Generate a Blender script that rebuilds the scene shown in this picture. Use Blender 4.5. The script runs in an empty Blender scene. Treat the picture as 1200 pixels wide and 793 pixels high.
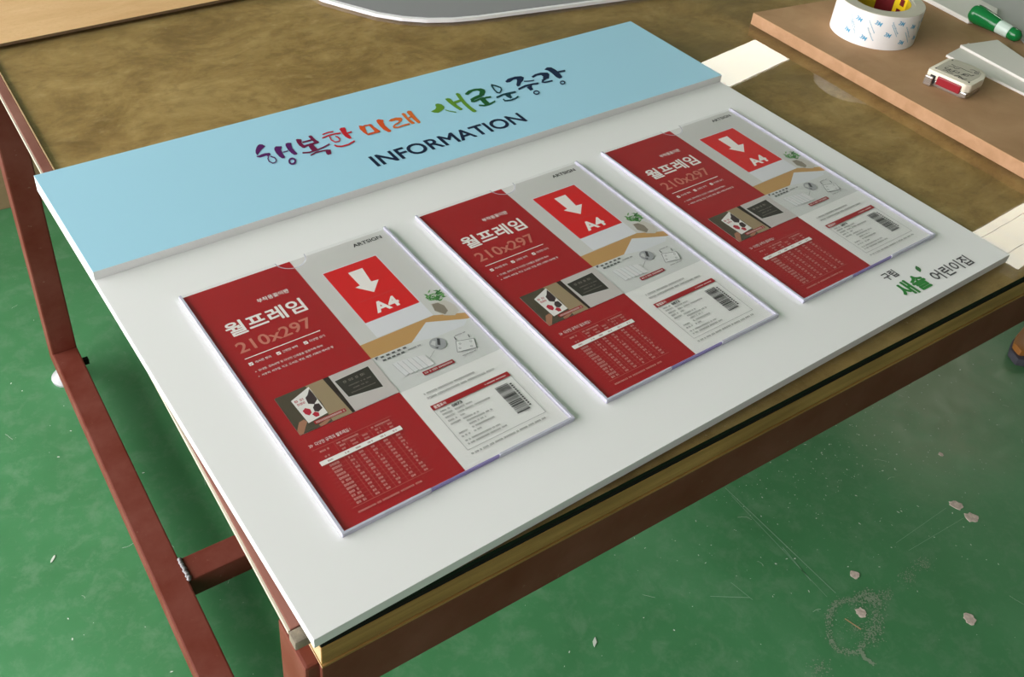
import bpy, bmesh, math, random
from mathutils import Matrix, Vector

random.seed(7)
scene = bpy.context.scene
COL = scene.collection
H0 = 0.68            # height of the sign panel's top face above the floor (m)

# ------------------------------------------------------------------ camera
cam_data = bpy.data.cameras.new('camera')
cam = bpy.data.objects.new('camera', cam_data)
COL.objects.link(cam)
cam_data.sensor_width = 36.0
cam_data.lens = 1176.26 / 1200 * 36.0
cam_data.shift_x = 0.02249
cam_data.shift_y = -0.08396
cam_data.clip_start = 0.02
cam.matrix_world = Matrix(((0.81232, 0.30623, -0.49635, -0.20939),
                           (-0.57813, 0.53497, -0.61609, -0.69778),
                           (0.07687, 0.78742, 0.61161, 0.61005 + H0),
                           (0, 0, 0, 1)))
scene.camera = cam

# ------------------------------------------------------------------ light: overcast daylight through the open left side
world = bpy.data.worlds.new('overcast_sky')
scene.world = world
world.use_nodes = True
bg = world.node_tree.nodes['Background']
bg.inputs['Color'].default_value = (1.0, 0.948, 0.975, 1)
bg.inputs['Strength'].default_value = 8.0

portal = bpy.data.lights.new('daylight_portal', 'AREA')
portal.shape = 'RECTANGLE'
portal.size = 6.6
portal.size_y = 2.5
portal.cycles.is_portal = True
po = bpy.data.objects.new('daylight_portal', portal)
COL.objects.link(po)
po.location = (-2.46, 1.85, 1.33)
po.rotation_euler = (math.radians(90), 0, math.radians(-90))

LAMP_STRENGTH = 11.5
scene.view_settings.view_transform = 'Standard'
scene.view_settings.look = 'None'
scene.view_settings.exposure = 0.0
scene.view_settings.gamma = 1.0
scene.view_settings.use_curve_mapping = False
scene.cycles.use_denoising = True
scene.cycles.max_bounces = 10
scene.cycles.transparent_max_bounces = 16

# ------------------------------------------------------------------ materials
def new_mat(name):
    m = bpy.data.materials.new(name)
    m.use_nodes = True
    nt = m.node_tree
    return m, nt, nt.nodes['Principled BSDF']

def plain(name, col, rough=0.5, spec=0.5, metal=0.0, trans=0.0, ior=1.45, coat=0.0, bump=0.0, bscale=200):
    m, nt, b = new_mat(name)
    b.inputs['Base Color'].default_value = (*col, 1)
    b.inputs['Roughness'].default_value = rough
    b.inputs['Specular IOR Level'].default_value = spec
    b.inputs['Metallic'].default_value = metal
    b.inputs['Transmission Weight'].default_value = trans
    b.inputs['IOR'].default_value = ior
    b.inputs['Coat Weight'].default_value = coat
    # slight procedural unevenness
    tc = nt.nodes.new('ShaderNodeTexCoord')
    nz = nt.nodes.new('ShaderNodeTexNoise')
    nz.inputs['Scale'].default_value = bscale
    nz.inputs['Detail'].default_value = 3
    nt.links.new(tc.outputs['Object'], nz.inputs['Vector'])
    if bump:
        bp = nt.nodes.new('ShaderNodeBump')
        bp.inputs['Strength'].default_value = bump
        bp.inputs['Distance'].default_value = 0.001
        nt.links.new(nz.outputs['Fac'], bp.inputs['Height'])
        nt.links.new(bp.outputs['Normal'], b.inputs['Normal'])
    return m

def ramp(nt, fac, stops):
    r = nt.nodes.new('ShaderNodeValToRGB')
    el = r.color_ramp.elements
    while len(el) > len(stops):
        el.remove(el[-1])
    while len(el) < len(stops):
        el.new(0.5)
    for e, (p, c) in zip(el, stops):
        e.position = p
        e.color = (*c, 1) if len(c) == 3 else c
    nt.links.new(fac, r.inputs['Fac'])
    return r.outputs['Color']

def noise(nt, vec, scale, detail=5, rough=0.6, dist=0.0, sx=1, sy=1, sz=1):
    mp = nt.nodes.new('ShaderNodeMapping')
    mp.inputs['Scale'].default_value = (sx, sy, sz)
    nt.links.new(vec, mp.inputs['Vector'])
    n = nt.nodes.new('ShaderNodeTexNoise')
    n.inputs['Scale'].default_value = scale
    n.inputs['Detail'].default_value = detail
    n.inputs['Roughness'].default_value = rough
    n.inputs['Distortion'].default_value = dist
    nt.links.new(mp.outputs['Vector'], n.inputs['Vector'])
    return n.outputs['Fac']

def mixc(nt, fac, a, b, mode='MIX'):
    x = nt.nodes.new('ShaderNodeMix')
    x.data_type = 'RGBA'
    x.blend_type = mode
    for val, sock in ((fac, x.inputs[0]), (a, x.inputs[6]), (b, x.inputs[7])):
        if hasattr(val, 'is_output'):
            nt.links.new(val, sock)
        elif isinstance(val, (int, float)):
            sock.default_value = val
        else:
            sock.default_value = (*val, 1)
    return x.outputs[2]

def objcoord(nt):
    return nt.nodes.new('ShaderNodeTexCoord').outputs['Object']

def geocoord(nt):
    return nt.nodes.new('ShaderNodeNewGeometry').outputs['Position']

def wood(name, dark, mid, light, scale=6, stretch=(1, 6, 1), rough=0.55, spec=0.4, blotch=0.35, pores=True):
    m, nt, b = new_mat(name)
    v = objcoord(nt)
    n1 = noise(nt, v, scale, 6, 0.65, 0.6, *stretch)
    c = ramp(nt, n1, [(0.25, dark), (0.5, mid), (0.75, light)])
    n2 = noise(nt, v, scale * 0.5, 3, 0.5)
    c = mixc(nt, blotch, c, ramp(nt, n2, [(0.35, dark), (0.65, light)]))
    if pores:
        n3 = noise(nt, v, scale * 30, 2, 0.5, 0, *stretch)
        c = mixc(nt, ramp(nt, n3, [(0.28, (0.55, 0.55, 0.55)), (0.42, (0, 0, 0))]), c, dark)
    nt.links.new(c, b.inputs['Base Color'])
    b.inputs['Roughness'].default_value = rough
    b.inputs['Specular IOR Level'].default_value = spec
    return m

def steel_paint(name, base, light):
    m, nt, b = new_mat(name)
    v = objcoord(nt)
    n1 = noise(nt, v, 14, 5, 0.6)
    c = ramp(nt, n1, [(0.3, base), (0.7, light)])
    n2 = noise(nt, v, 90, 4, 0.7)
    c = mixc(nt, ramp(nt, n2, [(0.66, (0, 0, 0)), (0.74, (0.6, 0.6, 0.6))]), c, (0.32, 0.20, 0.15))
    nt.links.new(c, b.inputs['Base Color'])
    b.inputs['Roughness'].default_value = 0.5
    b.inputs['Specular IOR Level'].default_value = 0.25
    return m

def clear_sheet(name, ior=1.45, tint=(1, 1, 1), rough=0.03, scale=1.0, scratch=False):
    """thin clear plastic / glass: transparent with a Fresnel reflection"""
    m = bpy.data.materials.new(name)
    m.use_nodes = True
    nt = m.node_tree
    nt.nodes.clear()
    out = nt.nodes.new('ShaderNodeOutputMaterial')
    mx = nt.nodes.new('ShaderNodeMixShader')
    # Schlick reflectance, the same from both sides of the sheet
    f0 = ((ior - 1) / (ior + 1)) ** 2
    lw = nt.nodes.new('ShaderNodeLayerWeight')
    lw.inputs['Blend'].default_value = 0.5
    pw = nt.nodes.new('ShaderNodeMath')
    pw.operation = 'POWER'
    pw.inputs[1].default_value = 5.0
    nt.links.new(lw.outputs['Facing'], pw.inputs[0])
    fr = nt.nodes.new('ShaderNodeMath')
    fr.operation = 'MULTIPLY_ADD'
    fr.inputs[1].default_value = 1 - f0
    fr.inputs[2].default_value = f0
    nt.links.new(pw.outputs[0], fr.inputs[0])
    tr = nt.nodes.new('ShaderNodeBsdfTransparent')
    tr.inputs['Color'].default_value = (*tint, 1)
    gl = nt.nodes.new('ShaderNodeBsdfGlossy')
    gl.inputs['Roughness'].default_value = rough
    if scratch:
        v = objcoord(nt)
        n = noise(nt, v, 3.5, 4, 0.6, 1.0)
        bp = nt.nodes.new('ShaderNodeBump')
        bp.inputs['Strength'].default_value = 0.02
        bp.inputs['Distance'].default_value = 0.002
        nt.links.new(n, bp.inputs['Height'])
        nt.links.new(bp.outputs['Normal'], gl.inputs['Normal'])
    nt.links.new(fr.outputs[0], mx.inputs['Fac'])
    nt.links.new(tr.outputs[0], mx.inputs[1])
    nt.links.new(gl.outputs[0], mx.inputs[2])
    nt.links.new(mx.outputs[0], out.inputs['Surface'])
    return m

def see_through(name, tint=(1, 1, 1)):
    m = bpy.data.materials.new(name)
    m.use_nodes = True
    nt = m.node_tree
    nt.nodes.clear()
    out = nt.nodes.new('ShaderNodeOutputMaterial')
    tr = nt.nodes.new('ShaderNodeBsdfTransparent')
    tr.inputs['Color'].default_value = (*tint, 1)
    nt.links.new(tr.outputs[0], out.inputs['Surface'])
    return m

def emit(name, col, strength):
    m = bpy.data.materials.new(name)
    m.use_nodes = True
    nt = m.node_tree
    nt.nodes.clear()
    out = nt.nodes.new('ShaderNodeOutputMaterial')
    e = nt.nodes.new('ShaderNodeEmission')
    e.inputs['Color'].default_value = (*col, 1)
    e.inputs['Strength'].default_value = strength
    nt.links.new(e.outputs[0], out.inputs['Surface'])
    return m

def floor_material():
    m, nt, b = new_mat('green_floor_paint')
    v = geocoord(nt)
    n1 = noise(nt, v, 2.2, 6, 0.6, 0.4)
    c = ramp(nt, n1, [(0.3, (0.046, 0.190, 0.068)), (0.55, (0.064, 0.240, 0.094)), (0.75, (0.096, 0.285, 0.128))])
    n2 = noise(nt, v, 26, 6, 0.75, 0.3)
    c = mixc(nt, ramp(nt, n2, [(0.48, (0, 0, 0)), (0.70, (0.38, 0.38, 0.38))]), c, (0.19, 0.33, 0.20))
    n3 = noise(nt, v, 70, 5, 0.8, 1.2)
    c = mixc(nt, ramp(nt, n3, [(0.6, (0, 0, 0)), (0.75, (0.35, 0.35, 0.35))]), c, (0.22, 0.34, 0.23))
    # a trodden, dusty patch in front of the bench
    mp = nt.nodes.new('ShaderNodeMapping')
    mp.vector_type = 'TEXTURE'
    mp.inputs['Location'].default_value = (1.36, -0.10, 0)
    mp.inputs['Rotation'].default_value = (0, 0, math.radians(38))
    mp.inputs['Scale'].default_value = (0.42, 0.26, 1)
    nt.links.new(v, mp.inputs['Vector'])
    gr = nt.nodes.new('ShaderNodeTexGradient')
    gr.gradient_type = 'SPHERICAL'
    nt.links.new(mp.outputs['Vector'], gr.inputs['Vector'])
    n4 = noise(nt, v, 9, 6, 0.75, 0.5)
    mul = nt.nodes.new('ShaderNodeMath')
    mul.operation = 'MULTIPLY'
    nt.links.new(gr.outputs['Fac'], mul.inputs[0])
    nt.links.new(n4, mul.inputs[1])
    c = mixc(nt, ramp(nt, mul.outputs[0], [(0.06, (0, 0, 0)), (0.36, (0.75, 0.75, 0.75))]), c, (0.22, 0.29, 0.17))
    nt.links.new(c, b.inputs['Base Color'])
    rr = ramp(nt, n2, [(0.3, (0.32, 0.32, 0.32)), (0.7, (0.55, 0.55, 0.55))])
    nt.links.new(rr, b.inputs['Roughness'])
    bp = nt.nodes.new('ShaderNodeBump')
    bp.inputs['Strength'].default_value = 0.25
    bp.inputs['Distance'].default_value = 0.002
    nt.links.new(n1, bp.inputs['Height'])
    nt.links.new(bp.outputs['Normal'], b.inputs['Normal'])
    return m

def bench_wood():
    m, nt, b = new_mat('stained_table_wood')
    v = objcoord(nt)
    n1 = noise(nt, v, 9, 8, 0.70, 0.7, 0.9, 1.15, 1)
    c = ramp(nt, n1, [(0.28, (0.20, 0.110, 0.030)), (0.5, (0.385, 0.240, 0.080)), (0.74, (0.57, 0.385, 0.155))])
    n2 = noise(nt, v, 52, 6, 0.68, 0.3, 0.8, 1.25, 1)
    c = mixc(nt, ramp(nt, n2, [(0.34, (0.45, 0.45, 0.45)), (0.5, (0, 0, 0))]), c, (0.20, 0.115, 0.032))
    c = mixc(nt, ramp(nt, n2, [(0.56, (0, 0, 0)), (0.75, (0.4, 0.4, 0.4))]), c, (0.62, 0.45, 0.22))
    n3 = noise(nt, v, 2.6, 4, 0.55, 0.5)
    c = mixc(nt, ramp(nt, n3, [(0.30, (0.55, 0.55, 0.55)), (0.44, (0, 0, 0))]), c, (0.15, 0.105, 0.04))
    n4 = noise(nt, v, 210, 3, 0.6, 0, 1, 1, 1)
    c = mixc(nt, ramp(nt, n4, [(0.70, (0, 0, 0)), (0.76, (0.5, 0.5, 0.5))]), c, (0.62, 0.52, 0.34))
    nt.links.new(c, b.inputs['Base Color'])
    b.inputs['Roughness'].default_value = 0.6
    b.inputs['Specular IOR Level'].default_value = 0.3
    return m

M = {}
M['floor'] = floor_material()
M['wall'] = plain('wall_paint', (0.26, 0.255, 0.24), 0.85, 0.2)
M['ceiling'] = plain('ceiling_paint', (0.48, 0.48, 0.46), 0.9, 0.2)
M['steel'] = steel_paint('red_oxide_steel_paint', (0.122, 0.021, 0.010), (0.175, 0.054, 0.038))
M['strip'] = steel_paint('red_brown_edge_strip', (0.20, 0.075, 0.055), (0.27, 0.12, 0.09))
M['weld'] = plain('weld_metal', (0.22, 0.22, 0.22), 0.5, 0.6, 0.5, bump=1.0, bscale=300)
M['tabletop'] = bench_wood()
M['nosing'] = wood('dark_nosing_wood', (0.17, 0.082, 0.020), (0.36, 0.195, 0.052), (0.54, 0.31, 0.10), 9, (0.7, 12, 14), 0.5)
M['endgrain'] = wood('raw_end_grain', (0.42, 0.28, 0.13), (0.55, 0.38, 0.20), (0.66, 0.48, 0.28), 60, (1, 1, 1), 0.7)
M['worn'] = wood('worn_grey_wood', (0.12, 0.10, 0.075), (0.25, 0.21, 0.15), (0.45, 0.36, 0.25), 70, (1, 1, 1), 0.8)
M['pale_lip'] = plain('pale_strip_lip', (0.55, 0.48, 0.38), 0.6)
M['glass'] = clear_sheet('table_glass', 1.5, (0.97, 0.98, 0.95), 0.004, scratch=True)
M['glass_under'] = see_through('sheet_underside')
M['glass_edge'] = plain('dark_glass_edge', (0.006, 0.007, 0.005), 0.5, 0.15)
M['white_panel'] = plain('white_foam_pvc', (0.80, 0.80, 0.79), 0.38, 0.35, bump=0.02, bscale=60)
M['blue_vinyl'] = plain('light_blue_print', (0.37, 0.66, 0.81), 0.42, 0.35)
M['navy'] = plain('navy_vinyl', (0.004, 0.012, 0.045), 0.4)
M['charcoal'] = plain('charcoal_vinyl', (0.03, 0.03, 0.035), 0.4)
M['logo_green'] = plain('green_vinyl', (0.012, 0.20, 0.025), 0.4)
M['leaf_green'] = plain('dark_green_vinyl', (0.02, 0.14, 0.03), 0.4)
M['acrylic'] = clear_sheet('clear_acrylic', 1.45, (0.97, 0.97, 0.97), 0.03)
M['acrylic_back'] = see_through('clear_acrylic_back', (0.97, 0.97, 0.98))
M['rim'] = plain('acrylic_rim', (0.74, 0.74, 0.85), 0.10, 0.5, trans=0.40, ior=1.46)
M['rim_violet'] = plain('violet_edge_film', (0.36, 0.30, 0.62), 0.2, 0.5, trans=0.3)
M['mdf'] = wood('mdf_face', (0.37, 0.215, 0.105), (0.43, 0.255, 0.13), (0.48, 0.30, 0.16), 22, (1, 1, 1), 0.75, 0.25, 0.3, False)
M['mdf_edge'] = wood('mdf_edge', (0.36, 0.205, 0.105), (0.42, 0.245, 0.130), (0.48, 0.29, 0.165), 60, (1, 1, 1), 0.8, 0.2, 0.2, False)
M['plywood'] = wood('pale_plywood', (0.56, 0.32, 0.13), (0.70, 0.44, 0.21), (0.80, 0.54, 0.29), 5, (1.5, 6, 1), 0.6, 0.3, 0.4)
M['ply_edge'] = wood('plywood_edge', (0.10, 0.06, 0.03), (0.16, 0.10, 0.05), (0.22, 0.14, 0.07), 40, (1, 1, 4), 0.7)
M['tan_panel'] = wood('tan_panel', (0.17, 0.12, 0.055), (0.24, 0.175, 0.085), (0.30, 0.22, 0.12), 6, (1, 1, 4), 0.7)
M['grey_plate'] = plain('grey_plate', (0.29, 0.29, 0.295), 0.35, 0.5)
M['white_edge'] = plain('white_plate_edge', (0.85, 0.85, 0.85), 0.4)
M['foam'] = plain('white_foam_board', (0.74, 0.72, 0.66), 0.6, 0.3)
M['paper_grey'] = plain('grey_white_paper', (0.50, 0.50, 0.48), 0.7, 0.2)
M['tape_paper'] = plain('white_tape_liner', (0.80, 0.79, 0.76), 0.45, 0.4)
M['tape_side'] = plain('tape_roll_side', (0.55, 0.52, 0.42), 0.5, 0.4, bump=0.3, bscale=900)
M['core_yellow'] = plain('yellow_core_print', (0.46, 0.34, 0.01), 0.45)
M['core_bright'] = plain('bright_yellow_print', (0.80, 0.56, 0.01), 0.45)
M['core_red'] = plain('dark_red_print', (0.16, 0.008, 0.012), 0.45)
M['print_blue'] = plain('light_blue_ink', (0.10, 0.36, 0.55), 0.5)
M['print_blue_pale'] = plain('pale_blue_ink', (0.27, 0.44, 0.54), 0.5)
M['gap'] = plain('gap_shade_black', (0.012, 0.012, 0.010), 0.8, 0.1)  # near-black colour standing for shade in the gap below the glass
M['cream'] = plain('cream_plastic', (0.74, 0.69, 0.55), 0.35)
M['cream_label'] = plain('grey_cream_label', (0.50, 0.47, 0.38), 0.5)
M['grip_red'] = plain('dark_red_plastic', (0.26, 0.010, 0.018), 0.35)
M['chrome'] = plain('satin_chrome', (0.55, 0.53, 0.50), 0.25, 0.5, 0.85)
M['black'] = plain('black_ink', (0.012, 0.012, 0.012), 0.5)
M['green_plastic'] = plain('green_plastic', (0.004, 0.16, 0.035), 0.18, 0.6)
M['pale_sleeve'] = plain('pale_green_sleeve', (0.56, 0.68, 0.60), 0.35)
M['chip'] = wood('bare_concrete_chip', (0.40, 0.33, 0.27), (0.60, 0.51, 0.43), (0.78, 0.69, 0.60), 220, (1, 1, 1), 0.85)
M['residue'] = plain('dried_glue_residue', (0.24, 0.34, 0.22), 0.8)
M['scratch'] = plain('pale_scratch', (0.24, 0.42, 0.27), 0.7)
M['speck'] = plain('white_dust', (0.60, 0.68, 0.58), 0.8)
M['offcut_top'] = plain('orange_brown_hide', (0.30, 0.12, 0.025), 0.4)
M['offcut_side'] = plain('dark_grey_rubber', (0.055, 0.055, 0.068), 0.6)
M['foot_white'] = plain('white_foot_plastic', (0.36, 0.38, 0.38), 0.4)
M['lamp_body'] = plain('white_lamp_housing', (0.7, 0.7, 0.7), 0.5)
M['lamp_glow'] = emit('lamp_diffuser', (1.0, 0.97, 0.84), LAMP_STRENGTH)

PRN = {}
def ink(col, rough=0.45):
    key = (tuple(col), rough)
    if key not in PRN:
        PRN[key] = plain('print_ink', col, rough, 0.4)
    return PRN[key]

# ------------------------------------------------------------------ mesh helpers
def link(o, parent=None):
    COL.objects.link(o)
    if parent is not None:
        o.parent = parent
    return o

class MB:
    """collects faces, each with a material slot"""
    def __init__(self):
        self.v, self.f, self.m = [], [], []
    def face(self, pts, mi=0):
        k = len(self.v)
        self.v += [tuple(p) for p in pts]
        self.f.append(tuple(range(k, k + len(pts))))
        self.m.append(mi)
    def box(self, x0, x1, y0, y1, z0, z1, mi=0, top=None, left=None):
        k = len(self.v)
        self.v += [(x0, y0, z0), (x1, y0, z0), (x1, y1, z0), (x0, y1, z0),
                   (x0, y0, z1), (x1, y0, z1), (x1, y1, z1), (x0, y1, z1)]
        fs = [(3, 2, 1, 0), (4, 5, 6, 7), (0, 1, 5, 4), (1, 2, 6, 5), (2, 3, 7, 6), (3, 0, 4, 7)]
        for i, q in enumerate(fs):
            self.f.append(tuple(a + k for a in q))
            self.m.append(top if (i == 1 and top is not None) else left if (i == 5 and left is not None) else mi)
    def prism(self, poly, z0, z1, side=0, top=0, bottom=None):
        if area(poly) < 0:
            poly = poly[::-1]
        k = len(self.v)
        n = len(poly)
        self.v += [(p[0], p[1], z0) for p in poly] + [(p[0], p[1], z1) for p in poly]
        self.f.append(tuple(k + n + i for i in range(n)))
        self.m.append(top)
        self.f.append(tuple(k + n - 1 - i for i in range(n)))
        self.m.append(side if bottom is None else bottom)
        for i in range(n):
            j = (i + 1) % n
            self.f.append((k + i, k + j, k + n + j, k + n + i))
            self.m.append(side)
    def lathe(self, prof, n=32, mats=None, closed=False, axis=None):
        """profile of (radius, height) turned about Z (or about the given 4x4)"""
        k = len(self.v)
        X = axis or Matrix()
        for r, z in prof:
            for i in range(n):
                a = 2 * math.pi * i / n
                self.v.append(tuple(X @ Vector((r * math.cos(a), r * math.sin(a), z))))
        segs = len(prof) if closed else len(prof) - 1
        for s in range(segs):
            t = (s + 1) % len(prof)
            for i in range(n):
                j = (i + 1) % n
                self.f.append((k + s * n + i, k + s * n + j, k + t * n + j, k + t * n + i))
                self.m.append(mats[s] if mats else 0)
        if not closed:
            self.f.append(tuple(k + n - 1 - i for i in range(n)))
            self.m.append(mats[0] if mats else 0)
            e = k + (len(prof) - 1) * n
            self.f.append(tuple(e + i for i in range(n)))
            self.m.append(mats[-1] if mats else 0)
    def flat(self, poly, z, mi=0):
        if area(poly) < 0:
            poly = poly[::-1]
        self.face([(p[0], p[1], z) for p in poly], mi)
    def strip(self, a, b, z, mi=0):
        for i in range(len(a) - 1):
            self.flat([a[i], a[i + 1], b[i + 1], b[i]], z, mi)
    def rect(self, x0, x1, y0, y1, z, mi=0):
        self.flat([(x0, y0), (x1, y0), (x1, y1), (x0, y1)], z, mi)
    def line(self, p, q, w, z, mi=0):
        d = Vector((q[0] - p[0], q[1] - p[1]))
        n = Vector((-d.y, d.x)).normalized() * w / 2
        self.flat([(p[0] + n.x, p[1] + n.y), (q[0] + n.x, q[1] + n.y), (q[0] - n.x, q[1] - n.y), (p[0] - n.x, p[1] - n.y)], z, mi)
    def build(self, name, mats, parent=None, bevel=0, smooth=False, s=1.0):
        me = bpy.data.meshes.new(name)
        me.from_pydata([(a * s, b * s, c * s) for a, b, c in self.v], [], self.f)
        if not isinstance(mats, (list, tuple)):
            mats = [mats]
        for m in mats:
            me.materials.append(m)
        me.polygons.foreach_set('material_index', self.m)
        if smooth:
            me.polygons.foreach_set('use_smooth', [True] * len(me.polygons))
        me.validate()
        me.update()
        if bevel:
            bm = bmesh.new()
            bm.from_mesh(me)
            bmesh.ops.remove_doubles(bm, verts=bm.verts, dist=1e-7)
            bmesh.ops.bevel(bm, geom=list(bm.edges), offset=bevel, segments=2, affect='EDGES', profile=0.6)
            bm.to_mesh(me)
            bm.free()
        if smooth:
            me.set_sharp_from_angle(angle=math.radians(40))
        return link(bpy.data.objects.new(name, me), parent)

def area(p):
    return sum(p[i][0] * p[(i + 1) % len(p)][1] - p[(i + 1) % len(p)][0] * p[i][1] for i in range(len(p)))

def empty(name, loc=(0, 0, 0), rz=0.0, parent=None):
    o = bpy.data.objects.new(name, None)
    o.empty_display_size = 0.05
    o.location = loc
    o.rotation_euler = (0, 0, rz)
    return link(o, parent)

def tag(o, label=None, cat=None, group=None, kind=None):
    if label:
        o['label'] = label
    if cat:
        o['category'] = cat
    if group:
        o['group'] = group
    if kind:
        o['kind'] = kind
    return o

def copy_tree(o, parent=None):
    c = o.copy()
    COL.objects.link(c)
    c.parent = parent
    for ch in list(o.children):
        copy_tree(ch, c)
    return c

def text_polys(body, x0, x1, y0, y1, bold=0.0, res=3):
    """glyph outlines of a line of text, fitted into a box; returns (verts, faces)"""
    cu = bpy.data.curves.new('lettering', 'FONT')
    cu.body = body
    cu.resolution_u = res
    cu.offset = bold
    cu.fill_mode = 'FRONT'
    ob = bpy.data.objects.new('lettering', cu)
    COL.objects.link(ob)
    bpy.context.view_layer.update()
    dg = bpy.context.evaluated_depsgraph_get()
    me = bpy.data.meshes.new_from_object(ob.evaluated_get(dg))
    vs = [v.co.copy() for v in me.vertices]
    fs = []
    for p in me.polygons:
        q = list(p.vertices)
        if p.normal.z < 0:
            q.reverse()
        fs.append(q)
    bpy.data.objects.remove(ob)
    bpy.data.curves.remove(cu)
    bpy.data.meshes.remove(me)
    ax, bx = min(v.x for v in vs), max(v.x for v in vs)
    ay, by = min(v.y for v in vs), max(v.y for v in vs)
    out = [(x0 + (v.x - ax) / (bx - ax) * (x1 - x0), y0 + (v.y - ay) / (by - ay) * (y1 - y0)) for v in vs]
    return out, fs

def heavy_text(mb, body, x0, x1, y0, y1, z, w, res=3, dz=0.0):
    vs, fs = text_polys(body, x0 + w, x1 - w, y0 + w, y1 - w, 0.0, res)
    for i in range(9):
        dx, dy = (0, 0) if i == 8 else (w * math.cos(i * math.pi / 4), w * math.sin(i * math.pi / 4))
        k = len(mb.v)
        mb.v += [(a + dx, b + dy, z + dz * i) for a, b in vs]
        for q in fs:
            mb.f.append(tuple(j + k for j in q))
            mb.m.append(0)

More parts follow.
